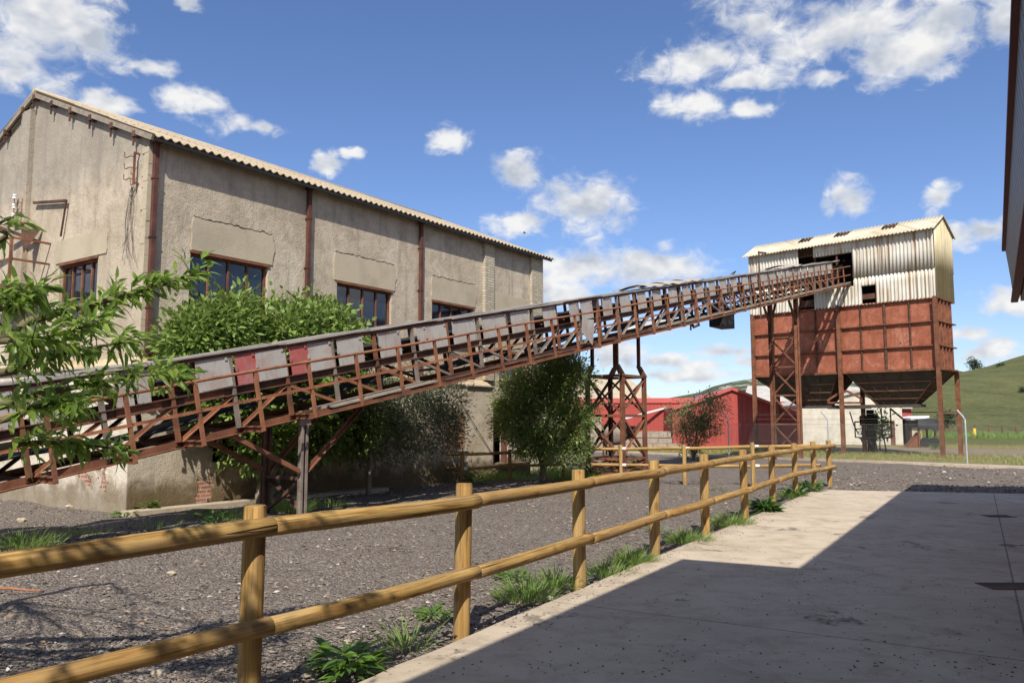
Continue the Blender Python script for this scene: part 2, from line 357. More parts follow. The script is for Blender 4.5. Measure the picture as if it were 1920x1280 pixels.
M = dict(
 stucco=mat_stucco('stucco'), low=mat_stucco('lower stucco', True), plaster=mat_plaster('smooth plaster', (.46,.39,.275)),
 qbrick=mat_brick('white washed brick', (.58,.52,.40), (.44,.37,.26), (.30,.25,.18)), brick=mat_brick('red brick', (.45,.17,.08), (.34,.12,.06), (.40,.30,.2)),
 roof=mat_fibro('fibre cement roof', (.47,.385,.27), .25), clad=mat_fibro('fibre cement cladding'), cladside=mat_fibro('lichen cladding', (.60,.52,.34), .5), siloroof=mat_fibro('fibre cement silo roof', (.53,.48,.365), .5),
 rust=mat_rust('rusty steel'), orange=mat_rust('orange rust', (.28,.112,.054), (.12,.055,.034), (.36,.16,.08)), darkrust=mat_rust('dark rust', (.11,.055,.034), (.035,.025,.02), (.20,.09,.045)),
 brownpipe=mat_rust('brown paint', (.115,.045,.032), (.055,.028,.022), (.16,.065,.042)), greysteel=mat_rust('weathered grey steel', (.23,.185,.15), (.12,.085,.065), (.33,.27,.22)),
 red=mat_redsteel('red oxide steel'), hopper=mat_simple('dark hopper steel', (.075,.06,.047), .85, .5, 2.5),
 gpanel=mat_panel('grey sheet panel', (.42,.395,.345), (.36,.215,.165), .6), rpanel=mat_panel('red sheet panel', (.42,.085,.07), (.36,.27,.26), .5),
 belt=mat_simple('rubber belt', (.03,.03,.032), .8, .4, 3), oldwood=mat_simple('grey wood', (.30,.25,.19), .9, .6, 6), cover=mat_simple('bleached top cover', (.31,.275,.235), .9, .6, 3),
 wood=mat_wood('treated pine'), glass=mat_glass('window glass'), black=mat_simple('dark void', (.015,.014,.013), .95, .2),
 galv=mat_simple('galvanised steel', (.48,.50,.50), .5, .25, 8, .0, .5), mesh=mat_simple('fence wire', (.20,.20,.19), .6, .2), white=mat_simple('white metal', (.75,.75,.73), .5, .2, 8),
 shed=mat_simple('red metal cladding', (.37,.068,.055), .55, .2, .7, 0, .3, .05), trim=mat_simple('red trim', (.46,.10,.085), .5, .1, 2), edge=mat_simple('dark red edge', (.13,.035,.04), .6, .2, 2), shedroof=mat_simple('grey roof', (.46,.43,.38), .8, .4, 2), beige=mat_simple('beige tiles', (.44,.36,.25), .9, .4, 3),
 whitewall=mat_simple('old whitewash', (.58,.535,.44), .9, .45, 1.6), stone=mat_simple('grey stone', (.34,.28,.22), .95, .6, 5, bump=.6), door=mat_simple('brown door', (.15,.06,.045), .7, .3), tarp=mat_simple('black tarp', (.022,.022,.024), .6, .4, 3),
 bark=mat_simple('bark', (.15,.105,.07), .95, .6, 9, bump=.7), twig=mat_simple('green twig', (.13,.11,.05), .8, .4, 9), paleba=mat_simple('pale bark', (.26,.21,.15), .95, .5, 9, bump=.6),
 peach=mat_leaf('peach leaf', (.095,.17,.03), (.29,.39,.075), .5, .36), fig=mat_leaf('fig leaf', (.13,.205,.036), (.26,.34,.085), .25, .5), olive=mat_leaf('olive leaf', (.085,.11,.055), (.19,.21,.12), .25, .5), willow=mat_leaf('willow leaf', (.105,.15,.04), (.27,.33,.105), .38, .45),
 shrub=mat_leaf('shrub leaf', (.11,.14,.05), (.22,.25,.10), .3), grass=mat_leaf('grass blade', (.125,.215,.042), (.29,.39,.095), .38, .6), dry=mat_leaf('dry grass', (.30,.25,.085), (.42,.36,.16), .3, .7), weed=mat_leaf('weed leaf', (.075,.16,.022), (.17,.28,.045), .35, .45), darkweed=mat_leaf('dark weed leaf', (.04,.10,.015), (.10,.19,.035), .3, .4), far=mat_leaf('hill tree leaf', (.035,.055,.02), (.07,.09,.035), .1, .8),
 porcelain=mat_simple('porcelain', (.75,.73,.68), .3, .1), wire=mat_simple('wire', (.10,.085,.07), .7, .2), soffit=mat_simple('ribbed soffit', (.30,.29,.25), .7, .2), fascia=mat_simple('grey green fascia', (.17,.165,.15), .5, .25, 2), yellow=mat_simple('yellow paint', (.75,.42,.03), .6, .2), bird=mat_simple('dark feathers', (.02,.02,.022), .7, .3, 20),
 grate=mat_rust('drain iron', (.14,.085,.06), (.06,.042,.034), (.20,.12,.085)))

# ground: gravel yard in front of the kerb line, dry grass and a dirt track beyond it
KA = gnd(1640, 867); KB = gnd(1920, 878); kd = (KB-KA).normalized(); KN = Vector((-kd.y, kd.x, 0))   # away from camera
if KN.y < 0: KN = -KN
KC = KN.dot(KA)
def mat_ground():
    m, n, b = new_mat('ground soil'); P = geo(n)['Position']; x, y, z = n.sep(P)
    d = n.math('SUBTRACT', n.vmath('DOT_PRODUCT', P, tuple(KN)), KC)
    dn = n.math('ADD', d, n.math('MULTIPLY', n.math('SUBTRACT', n.noise(P, .9, 4, .6), .5), 1.6))
    big = n.noise(P, .35, 5, .6); med = n.noise(P, 3.5, 5, .65)
    vc = n.node('ShaderNodeTexVoronoi', {'Vector': P, 'Scale': 34.0}); vs = n.sep(vc.outputs['Color'])
    vc2 = n.node('ShaderNodeTexVoronoi', {'Vector': P, 'Scale': 70.0}); vs2 = n.sep(vc2.outputs['Color'])
    g = n.ramp(vs[0], [(.0, (.092,.075,.062)), (.45, (.205,.170,.140)), (.8, (.30,.250,.205)), (.985, (.44,.40,.35))])
    g2 = n.ramp(vs2[1], [(.0, (.102,.083,.068)), (.6, (.222,.184,.150)), (.95, (.37,.315,.255))])
    g = n.mix(.5, g, g2)
    g = n.mix(n.math('MULTIPLY', n.step(vs[2], .86, .95), .5), g, (.24,.135,.075))
    g = n.mix(n.math('MULTIPLY', n.step(big, .4, .7), .3), g, (.25,.215,.18))
    g = n.mix(n.math('MULTIPLY', n.step(med, .5, .75), .4), g, (.13,.112,.10))
    dirt = n.ramp(n.noise(P, 2.2, 6, .65), [(.3, (.27,.205,.145)), (.7, (.41,.33,.245))])
    dirt = n.mix(n.math('MULTIPLY', n.step(vs[0], .6, .95), .35), dirt, (.17,.13,.10))
    gr = n.ramp(n.noise(P, 1.4, 6, .7), [(.3, (.21,.195,.055)), (.5, (.33,.275,.105)), (.72, (.15,.18,.04))])
    tall = n.ramp(n.noise(P, .5, 6, .7), [(.3, (.10,.125,.030)), (.55, (.165,.165,.050)), (.75, (.22,.19,.07))])
    c = n.mix(n.step(dn, .5, 1.2), g, dirt)
    c = n.mix(n.step(dn, 1.7, 2.6), c, gr)
    c = n.mix(n.step(dn, 11.0, 12.5), c, dirt)
    c = n.mix(n.step(dn, 19.0, 21.0), c, gr)
    c = n.mix(n.step(dn, 26.0, 32.0), c, tall)
    h = n.math('ADD', n.math('MULTIPLY', vc.outputs['Distance'], -1.4), n.math('ADD', n.math('MULTIPLY', vc2.outputs['Distance'], -.6), n.math('MULTIPLY', med, 1.5)))
    setb(n, b, c, .95, n.bump(h, .9, .035), spec=.15); return m
M['ground'] = mat_ground()
PATH_DIR = (gnd(1530, 920)-gnd(760, 1250)).normalized(); PW0 = gnd(1530, 920)
def mat_concrete():
    m, n, b = new_mat('path concrete'); P = geo(n)['Position']
    a = n.noise(P, .6, 5, .6); md = n.noise(P, 3.2, 6, .68, .5); f = n.noise(P, 55, 3, .65)
    c = n.ramp(a, [(.3, (.43,.352,.255)), (.55, (.53,.44,.328)), (.75, (.59,.50,.38))])
    c = n.mix(n.math('MULTIPLY', n.step(md, .42, .70), .55), c, (.30,.225,.15))
    c = n.mix(n.math('MULTIPLY', n.step(n.noise(n.scale(P, (1.0, 3.2, 1)), 2.4, 6, .7), .5, .72), .4), c, (.60,.50,.38))
    c = n.mix(n.math('MULTIPLY', n.step(f, .52, .68), .22), c, (.34,.29,.22))
    stn = n.noise(P, 1.25, 5, .6, .6); brk = n.noise(P, 14, 4, .7)
    c = n.mix(n.math('MULTIPLY', n.step(n.math('ADD', stn, n.math('MULTIPLY', brk, .22)), .735, .79), .75), c, (.10,.085,.07))
    sp = n.vor(n.vmath('ADD', P, n.comb(n.math('MULTIPLY', brk, .05), 0.0, 0.0)), 10.0); sr = n.step(n.noise(P, .8, 3, .6), .36, .6)
    c = n.mix(n.math('MULTIPLY', n.step(sp, .14, .09), n.math('MULTIPLY', sr, .85)), c, (.07,.055,.045))
    pr = Vector((PATH_DIR.y, -PATH_DIR.x, 0)); eo = n.math('SUBTRACT', n.vmath('DOT_PRODUCT', P, tuple(pr)), pr.dot(PW0))
    dm = n.step(n.math('ADD', eo, n.math('ADD', n.math('MULTIPLY', md, -.7), n.math('MULTIPLY', brk, -.25))), -.18, -.42)
    c = n.mix(n.math('MULTIPLY', dm, .3), c, (.30,.235,.17))
    J = gnd(1876, 985); J2 = gnd(1400, 1180)
    j1 = n.math('ABSOLUTE', n.math('SUBTRACT', n.vmath('DOT_PRODUCT', P, tuple(pr)), pr.dot(J)))
    j2 = n.math('ABSOLUTE', n.math('SUBTRACT', n.vmath('DOT_PRODUCT', P, tuple(PATH_DIR)), PATH_DIR.dot(J2)))
    jj = n.math('MULTIPLY', n.step(n.math('ADD', n.math('MINIMUM', j1, j2), n.math('MULTIPLY', n.math('SUBTRACT', brk, .5), .012)), .012, .005), .7)
    c = n.mix(jj, c, (.12,.095,.075))
    setb(n, b, c, n.math('ADD', .72, n.math('MULTIPLY', a, .2)), n.bump(n.math('ADD', n.math('MULTIPLY', f, .6), n.math('SUBTRACT', md, n.math('MULTIPLY', jj, 1.5))), .28, .010), spec=.25); return m
M['concrete'] = mat_concrete()
def mat_hill(name, cols, rock):
    m, n, b = new_mat(name); P = geo(n)['Position']
    a = n.noise(P, .035*(1 if rock < 1 else .35), 7, .68); s = n.noise(n.scale(P, (1, .25, 1.6)), .35*(1 if rock < 1 else .12), 6, .7); f = n.noise(P, 1.6*(1 if rock < 1 else .06), 5, .75)
    c = n.ramp(a, [(.3, cols[0]), (.5, cols[1]), (.7, cols[2])])
    c = n.mix(n.math('MULTIPLY', n.step(s, .42, .66), .7), c, tuple(k*.55 for k in cols[1]))
    c = n.mix(n.math('MULTIPLY', n.step(f, .45, .68), .55), c, cols[3])
    if rock: c = n.mix(n.step(n.math('ADD', n.noise(P, .02 if rock >= 1 else .1, 6, .7), n.math('MULTIPLY', f, .15)), .62 if rock >= 1 else .8, .66 if rock >= 1 else .83), c, (.46,.42,.37))
    setb(n, b, c, .95, n.bump(n.math('ADD', f, s), .8, .4 if rock < 1 else 4.0), spec=.1); return m
M['hill'] = mat_hill('hill grass', [(.085,.098,.036), (.118,.128,.048), (.155,.150,.062), (.21,.19,.095)], .5)
M['farhill'] = mat_hill('far hill scrub', [(.050,.070,.038), (.085,.105,.055), (.13,.14,.085), (.17,.17,.12)], 1)

# ------------------------------------------------------------------ the setting
def axis(segs):
    out = []
    for a, b, st in segs: out += list(np.arange(a, b-1e-6, st))
    return np.array(out+[segs[-1][1]])
gx = axis([(-2500,-300,400), (-300,-40,20), (-40,-12,1.5), (-12,14,.13), (14,40,1.2), (40,300,20), (300,2500,400)])
gy = axis([(-400,-20,60), (-20,2.4,1.6), (2.4,13,.11), (13,28,.3), (28,70,1.5), (70,300,20), (300,3500,400)])
PPERP = Vector((PATH_DIR.y, -PATH_DIR.x, 0))
def path_off(x, y): return (x-PW0.x)*PPERP.x+(y-PW0.y)*PPERP.y
V = []
for y in gy:
    for x in gx:
        z = -.02
        if -14 < x < 20 and 0 < y < 34:
            k = min(1, max(0, -path_off(x, y)/1.2+.1)) if y < 19 else 1
            z += k*(.055*(mnoise.fractal(Vector((x*1.3, y*1.3, 0)), 1.0, 2.0, 4))+.012*mnoise.noise(Vector((x*9, y*9, 3))))
            z -= (1-k)*.03
        V.append((x, y, z))
nx = len(gx); ii = np.arange((len(gy)-1)*(nx-1)); r0 = ii//(nx-1); c0 = ii % (nx-1); a0 = r0*nx+c0
GF = np.stack([a0, a0+1, a0+nx+1, a0+nx], 1)
GV = np.array(V)
tag(link('ground', np_mesh('ground', GV, GF, M['ground'], True)), kind='structure')
# concrete path slab
PE = PW0; q = (gnd(1920, 928)-PW0).normalized()
e0 = PW0-PATH_DIR*22; e1 = PW0
mb = MB()
npt = 90; edge = []
for i in range(npt+1):
    p = e0.lerp(e1, i/npt); wv = .022*mnoise.fractal(Vector((i*.55, 0, 0)), 1, 2, 4) if i < npt else 0
    edge.append(p+PPERP*wv)
far = [e1+q*14, e0+PPERP*12]
poly = edge+far
mb.prism([Vector((p.x, p.y, -.16)) for p in poly], (0, 0, .19)); mb.f[0] = mb.f[0]
tag(mb.build('path', M['concrete']), kind='structure')
# kerb along the far side of the gravel yard
mb = MB(); k0 = KA-kd*16; k1 = KA+kd*30
mb.prism([Vector((p.x, p.y, -.1)) for p in (k0, k1, k1+KN*.55, k0+KN*.55)], (0, 0, .16))
tag(mb.build('kerb', M['concrete']), kind='structure')
# hills
def hill(name, mat, crest, Y0, Y1, n=160, m=44, rough=1.0, back=1.4):
    vs = []; pxs = [c[0] for c in crest]; pys = [c[1] for c in crest]
    for j in range(m+1):
        t = j/m*back; Y = Y0+(Y1-Y0)*t
        for i in range(n+1):
            px = pxs[0]+(pxs[-1]-pxs[0])*i/n; py = np.interp(px, pxs, pys)
            top = atY(px, py, Y1); X = top.x*(1 if t <= 1 else 1)
            s = t if t <= 1 else 2-t
            s = max(0, s); k = math.sin(s*math.pi/2)**1.25
            z = top.z*k + rough*k*mnoise.fractal(Vector((X/(14*rough), Y/(14*rough), 5)), 1, 2, 5)*(.25 if t < .9 else .12)
            vs.append((X*(.75+.25*t), Y, z-.3))
    N = n+1
    fs = np.array([(j*N+i, j*N+i+1, (j+1)*N+i+1, (j+1)*N+i) for j in range(m) for i in range(n)])
    o = link(name, np_mesh(name, np.array(vs), fs, mat, True)); return tag(o, kind='structure')
hill('hill', M['hill'], [(1380,789),(1480,770),(1560,745),(1620,727),(1700,712),(1795,697),(1860,682),(1920,662),(2050,625),(2250,590),(2600,600)], 78, 175, rough=2.0)
hill('distant_hill', M['farhill'], [(1130,789),(1215,760),(1245,748),(1275,742),(1310,735),(1335,724),(1365,716),(1395,711),(1430,706),(1480,703),(1560,712),(1700,735),(1900,770)], 620, 950, rough=14.0)
hill('wooded_rise', mat_hill('dark rise', [(.022,.032,.018), (.032,.045,.022), (.042,.055,.028), (.055,.062,.035)], 0), [(1200,789),(1270,752),(1330,742),(1400,731),(1470,721),(1560,730),(1650,780)], 230, 320, rough=3.0)

# ------------------------------------------------------------------ old industrial hall
BR = R(90-35.0); BO = gnd(235, 962); BF = Frame(BO, BR)
hall = thing('industrial_hall', 'long old hall of stained beige stucco with corrugated roof and rusty drainpipes', 'building', BO, BR)
def grid_wall(mb, along, a0, a1, z0, z1, fixed, holes, depth, mi=0, nx=(0,)):
    # wall in plane (along,z); 'fixed' other coordinate, depth = reveal depth (signed, into the building)
    P = lambda a, z, d=0.0: (a, fixed+d, z) if along == 'x' else (fixed+d, a, z)
    A = sorted({a0, a1, *[h[0] for h in holes], *[h[1] for h in holes]}); Z = sorted({z0, z1, *[h[2] for h in holes], *[h[3] for h in holes]})
    for i in range(len(A)-1):
        for j in range(len(Z)-1):
            ca = (A[i]+A[i+1])/2; cz = (Z[j]+Z[j+1])/2
            if any(h[0] < ca < h[1] and h[2] < cz < h[3] for h in holes): continue
            mb.quad(P(A[i], Z[j]), P(A[i+1], Z[j]), P(A[i+1], Z[j+1]), P(A[i], Z[j+1]), mi)
    for h in holes:
        c = [(h[0], h[2]), (h[1], h[2]), (h[1], h[3]), (h[0], h[3])]
        for k in range(4):
            p, q = c[k], c[(k+1) % 4]
            mb.quad(P(*p), P(*q), P(*q, depth), P(*p, depth), mi)
LEN = 13.5; AP = 5.15; UP = .3; WID = 2*AP-.3; OH = .29
RE = BF.on_y(575, 341, UP-OH)[1]; RA = BF.on_x(64, 172, UP-.1)   # lower roof edge height; (depth, height) of the ridge
sl = (RA[1]-RE)/(RA[0]-(UP-OH)); AP = RA[0]; WID = 2*AP-.3; AZ = RA[1]-.05; EZ = RE+sl*OH-.05; print('hall roof', RE, RA, EZ)
WIN = [(1.22, 3.03, 3.63, 4.81), (4.95, 6.75, 3.63, 4.76), (8.28, 10.05, 3.63, 4.73)]
GWIN = (1.92, 3.40, 3.55, 4.74)
mb = MB()
grid_wall(mb, 'x', UP, LEN, 2.35, EZ, UP, WIN+[(11.3, 12.6, 2.8, 3.6)], .22)
grid_wall(mb, 'y', UP, WID, 2.35, EZ, UP, [GWIN], .22)
mb.add([(UP, UP, EZ), (UP, WID, EZ), (UP, AP, AZ-.02)], [(0,1,2)])
mb.add([(LEN, UP, 0), (LEN, WID, 0), (LEN, WID, EZ), (LEN, AP, AZ-.02), (LEN, UP, EZ)], [(0,1,2,3,4)])
mb.quad((0, WID, 0), (LEN, WID, 0), (LEN, WID, EZ), (UP, WID, EZ))
grid_wall(mb, 'x', 10.6, LEN, -.1, 2.35, UP, [(10.75, 11.7, .37, 2.45)], .25) if False else None
wall = mb.build('wall', M['stucco'], hall)
mb = MB()
grid_wall(mb, 'x', 0, 10.6, -.2, 2.52, 0, [(1.66, 2.42, .80, 1.42), (5.25, 6.1, .95, 1.75)], .35)
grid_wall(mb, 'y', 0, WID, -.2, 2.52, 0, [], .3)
mb.quad((10.6, 0, -.2), (10.6, UP+.6, -.2), (10.6, UP+.6, 2.52), (10.6, 0, 2.52))
mb.quad((0, 0, 2.52), (10.6, 0, 2.52), (10.6, UP, 2.72), (UP, UP, 2.72)); mb.quad((0, 0, 2.52), (UP, UP, 2.72), (UP, WID, 2.72), (0, WID, 2.52))
grid_wall(mb, 'x', 10.602, LEN, -.2, 2.36, UP+.003, [(10.78, 11.75, .37, 2.2)], .3)
mb.box(10.62, 12.4, -.05, .29, -.1, .36)
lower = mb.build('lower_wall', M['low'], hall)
mb = MB()     # thin tile course closing the top of the lower wall
mb.box(-.05, 5.0, -.06, .02, 2.525, 2.56); mb.box(5.01, 9.3, -.05, .02, 2.53, 2.565); mb.box(9.33, 10.66, -.07, .02, 2.515, 2.55); mb.box(-.06, .02, .03, 6, 2.525, 2.56)
mb.build('ledge', M['plaster'], hall)
mb = MB(); mb.box(.4, LEN-.1, 1.2, 1.25, .0, 6.4); mb.build('inner_dark_sheet', M['black'], hall)  # black sheet inside; its colour gives the hall's unlit interior
def corrugated(mb, x0, x1, rows, pitch, amp, ax, n=8, skip=None, mi=0):
    # rows: list of (point at t) functions; ax maps (a, k, wave) -> xyz ; k = row index
    m = int((x1-x0)/pitch*n); K = len(rows); o = []
    vs = [ax(x0+(x1-x0)*i/m, k, amp*math.cos(2*math.pi*i/n)) for k in range(K) for i in range(m+1)]
    fs = []
    for k in range(K-1):
        for i in range(m):
            if skip and skip(x0+(x1-x0)*(i+.5)/m, k): continue
            fs.append((k*(m+1)+i, k*(m+1)+i+1, (k+1)*(m+1)+i+1, (k+1)*(m+1)+i))
    mb.add(vs, fs, True, mi)
ry = [UP-OH, UP+1.3, UP+1.3, UP+2.7, UP+2.7, AP]
rn = Vector((0, -sl, 1)).normalized()
def ax_roof(side):
    def f(x, k, wv):
        y = ry[k]; z = EZ+.05+sl*(y-UP)+(0, 0, .012, .012, .024, .024)[k]+.012*mnoise.noise(Vector((x*.8, y, 1)))
        p = Vector((x, y, z))+rn*wv
        return (p.x, p.y, p.z) if side < 0 else (p.x, 2*AP-p.y, p.z)
    return f
mb = MB(); 
for sd_ in (-1, 1): corrugated(mb, UP-.10, LEN+.42, ry, .172, .026, ax_roof(sd_), 10, skip=lambda a, k: k in (1, 3))
mb.tube([(UP-.1, AP, AZ+.075), (LEN+.42, AP, AZ+.075)], .05, 8)
ro = mb.build('roof', M['roof'], hall); so = ro.modifiers.new('thickness', 'SOLIDIFY'); so.thickness = .012
mb = MB(); mb.box(UP, LEN, UP-.05, UP-.002, EZ-.06, EZ+.0); mb.box(LEN-.02, LEN+.38, UP-.1, UP-.02, EZ-.08, EZ-.02); mb.build('eave_beam', M['darkrust'], hall)
mb = MB(); mb.box(UP-.05, LEN+.3, UP-OH+.02, UP-OH+.05, RE-.10, RE-.012); mb.build('eave_shade_strip', M['black'], hall)  # black strip that paints the underside shade below the roof edge
for k in range(12):     # purlin ends poking through the verge
    yy = UP+.35+k*.82
    if k >= 6: yy = AP+.45+(k-6)*.82
    zz = EZ-.03+sl*(yy-UP if yy < AP else 2*AP-UP-yy); mb = MB(); mb.box(UP-.13, UP+.02, yy-.05, yy+.05, zz-.10, zz+.015)
    mb.bar((UP-.1, yy+.03, zz-.1), (UP-.1, yy+.03, zz-.26), .03, .03); mb.build('purlin_end', M['darkrust'], hall)
mb = MB(); vz = lambda y: EZ+.0+sl*(y-UP)
mb.bar((UP-.09, UP-.25, vz(UP-.25)-.02), (UP-.09, AP, vz(AP)-.02), .05, .10); mb.bar((UP-.09, AP, vz(AP)-.02), (UP-.09, 2*AP-UP+.25, vz(UP-.25)-.02), .05, .10); mb.build('verge_board', M['oldwood'], hall)
# brick pilasters and quoins
mb = MB(); mb.box(10.48, 10.92, UP-.10, UP-.002, 2.73, EZ-.1); mb.build('pilaster', M['qbrick'], hall)
mb = MB(); mb.box(12.93, 13.56, UP-.08, UP-.002, -.1, EZ-.1); mb.box(13.502, 13.56, UP-.0015, UP+.5, -.1, EZ-.1); mb.build('quoin', M['qbrick'], hall)
mb = MB(); mb.box(UP-.11, UP-.002, 4.86, 5.28, 2.73, AZ-.32); mb.build('pilaster', M['stucco'], hall)
mb = MB()     # ragged rendered corner strip
for k in range(36):
    z0 = 2.75+k*.107; mb.box(UP-.012-.01*rnd.random(), UP+.10+.05*rnd.random(), UP-.012-.008*rnd.random(), UP+.12+.08*rnd.random(), z0, z0+.106)
mb.build('corner_strip', M['plaster'], hall)
# smooth plaster blocks over the windows, broken upper edge
def lintel(x0, x1, z0, z1, x='x', off=UP):
    mb = MB(); n = 44; top = []
    for i in range(n+1):
        t = i/n; top.append((x0+(x1-x0)*t, z1+.03*mnoise.fractal(Vector((i*.45, z1*3, x0)), 1, 2, 3)))
    L = [(x0-.03+.03*mnoise.noise(Vector((j*.8, x0, 2))), z0+(z1-z0)*j/6) for j in range(1, 6)]
    Rr = [(x1+.07*(1-abs(j-3)/3)+.03*mnoise.noise(Vector((j*.8, x1, 2))), z0+(z1-z0)*j/6) for j in range(1, 6)]
    pts = [(x0-.02, z0), (x1+.02, z0)]+Rr+top[::-1]+L[::-1]
    if x == 'x': mb.prism([(a, off-.022, z) for a, z in pts], (0, .021, 0))
    else: mb.prism([(off-.022, a, z) for a, z in pts][::-1], (.021, 0, 0))
    mb.build('lintel_panel', M['plaster'], hall)
    mb = MB()    # crumbled crack along the top edge
    for (a, z), (a2, z2) in zip(top, top[1:]):
        if True:
            zz = z+.010; h0_ = .012+.022*abs(mnoise.noise(Vector((a*9, z1, 7)))); h1_ = .012+.022*abs(mnoise.noise(Vector((a2*9, z1, 7)))); p = [(a, zz), (a2, z2+.010), (a2, z2+.010+h1_), (a, zz+h0_)]
            if x == 'x': mb.prism([(i, off-.007, j) for i, j in p], (0, .006, 0))
    if mb.v: mb.build('crack', M['black'], hall)
lintel(1.26, 3.10, 4.835, 5.47); lintel(4.87, 6.82, 4.785, 5.43); lintel(8.27, 10.10, 4.755, 5.38)
lintel(1.62, 3.55, 4.765, 5.25, 'y')
mb = MB(); mb.box(10.94, 12.9, UP-.014, UP-.001, 3.65, 5.3); mb.build('lintel_panel', M['plaster'], hall)
def window(a0, a1, z0, z1, n, ax='x'):
    P = (lambda a, d, z: (a, UP+d, z)) if ax == 'x' else (lambda a, d, z: (UP+d, a, z))
    def bx(mb, aa, ab, da, db, za, zb):
        p, q_ = P(aa, da, za), P(ab, db, zb); mb.box(min(p[0], q_[0]), max(p[0], q_[0]), min(p[1], q_[1]), max(p[1], q_[1]), za, zb)
    e = thing('window', None, None); e.parent = hall
    f = MB()
    bx(f, a0, a1, .06, .14, z1-.07, z1-.002); bx(f, a0+.001, a1-.001, .05, .13, z0+.002, z0+.05)
    bx(f, a0+.002, a0+.045, .07, .13, z0+.05, z1-.07); bx(f, a1-.045, a1-.002, .07, .13, z0+.05, z1-.07)
    for k in range(1, n): a = a0+(a1-a0)*k/n; bx(f, a-.018, a+.018, .075, .125, z0+.05, z1-.07)
    bx(f, a0-.02, a1+.02, -.03, .055, z1-.035, z1+.012)
    f.build('frame', M['rust'], e)
    g = MB()
    for k in range(n):
        aa = a0+(a1-a0)*k/n; g_ = rnd.uniform(-.006, .006)
        p = [P(aa+.002, .11+g_, z0), P(aa+(a1-a0)/n-.002, .11-g_, z0), P(aa+(a1-a0)/n-.002, .11-g_*.5, z1-.01), P(aa+.002, .11+g_*.5, z1-.01)]
        g.quad(*p)
    g.build('pane', M['glass'], e)
    s_ = MB(); bx(s_, a0-.05, a1+.05, -.06, .05, z0-.05, z0+.0015); s_.build('sill', M['plaster'], e)
    return e
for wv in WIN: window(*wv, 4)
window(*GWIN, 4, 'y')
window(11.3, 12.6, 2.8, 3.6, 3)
for x in (.40, 4.03, 7.75):    # downpipes with hopper heads
    mb = MB(); z0 = 2.74 if x < 1 else 2.7
    mb.box(x-.042, x+.042, UP-.11, UP-.03, z0, EZ-.12)
    mb.box(x-.08, x+.08, UP-.14, UP-.02, EZ-.14, EZ-.07)
    for zc in (3.6, 4.9, 6.0): mb.box(x-.058, x+.058, UP-.116, UP-.001, zc, zc+.03)
    mb.add([(x-.042, UP-.11, z0+.14), (x+.042, UP-.11, z0+.14), (x+.13, UP-.16, z0), (x-.13, UP-.16, z0)], [(0,3,2,1)])
    mb.build('downpipe', M['brownpipe'], hall)
# bricked-up opening, gap openings and the doorway
mb = MB(); mb.box(8.50, 9.30, -.012, .0-.001, .86, 1.75); mb.build('brick_infill', M['brick'], hall)
for q_ in ((8.42, 9.42, -.05, -.001, .78, .858), (1.6, 2.5, -.06, -.001, .72, .80), (5.2, 6.15, -.06, -.001, .87, .949)): mb = MB(); mb.box(*q_); mb.build('sill', M['plaster'], hall)
mb = MB(); mb.box(10.78, 10.86, UP+.04, UP+.2, .37, 2.2); mb.box(11.66, 11.75, UP+.04, UP+.2, .37, 2.2); mb.box(11.2, 11.28, UP+.15, UP+.22, .37, 2.2); mb.build('door_frame', M['door'], hall)
mb = MB(); mb.box(-.12, 6.0, -.42, -.06, -.1, .06); mb.build('footing', M['concrete'], hall)
mb = MB(); mb.tube([(8.9, -.02, 2.3), (9.8, -.05, 1.35), (10.55, -.02, .65)], .010, 5); mb.build('cable', M['wire'], hall)
# insulator brackets and loose wires on the gable
def insul(y, z, col):
    e = thing('insulator_bracket', None, None); e.parent = hall
    mb = MB(); mb.bar((UP-.10, y, z), (UP-.10, y, z+.62), .035, .035)
    mb.bar((UP-.1, y, z+.6), (UP+.01, y, z+.6), .03, .03); mb.bar((UP-.1, y, z+.04), (UP+.01, y, z+.04), .03, .03)
    for k in range(3):
        zz = z+.10+k*.21
        mb.tube([(UP-.10, y, zz), (UP-.16, y+.03, zz+.01), (UP-.2, y+.10, zz-.02), (UP-.2, y+.16, zz), (UP-.2, y+.17, zz+.1)], .010, 6)
    mb.build('arm', M['rust'], e)
    if col:
        mb = MB()
        for k in range(3):
            zz = z+.20+k*.21
            for r_, h_ in ((.045, 0), (.03, .04), (.042, .06)): mb.tube([(UP-.2, y+.17, zz+h_), (UP-.2, y+.17, zz+h_+.035)], [r_, r_*.8], 10)
        mb.build('insulator', M['porcelain'], e)
by, bz = BF.on_x(250, 346, UP-.1); insul(by, bz, False)
by, bz = BF.on_x(40, 425, UP-.1); insul(by, bz, True)
mb = MB()
for k in range(7):
    y0, z0 = BF.on_x(248+rnd.uniform(-4, 6), 350, UP-.06); y1, z1 = BF.on_x(240+rnd.uniform(-20, 14), 400+rnd.uniform(0, 50), UP-.06); y2, z2 = BF.on_x(244+rnd.uniform(-18, 14), 480+rnd.uniform(-30, 18), UP-.06)
    pts = []
    for i in range(15):
        t = i/14; pts.append((UP-.05+.02*math.sin(k+3*t), (1-t)**2*y0+2*t*(1-t)*y1+t*t*y2+.05*math.sin(5*t+k), (1-t)**2*z0+2*t*(1-t)*z1+t*t*z2))
    mb.tube(pts, .0045, 5)
mb.build('loose_wire', M['wire'], hall)
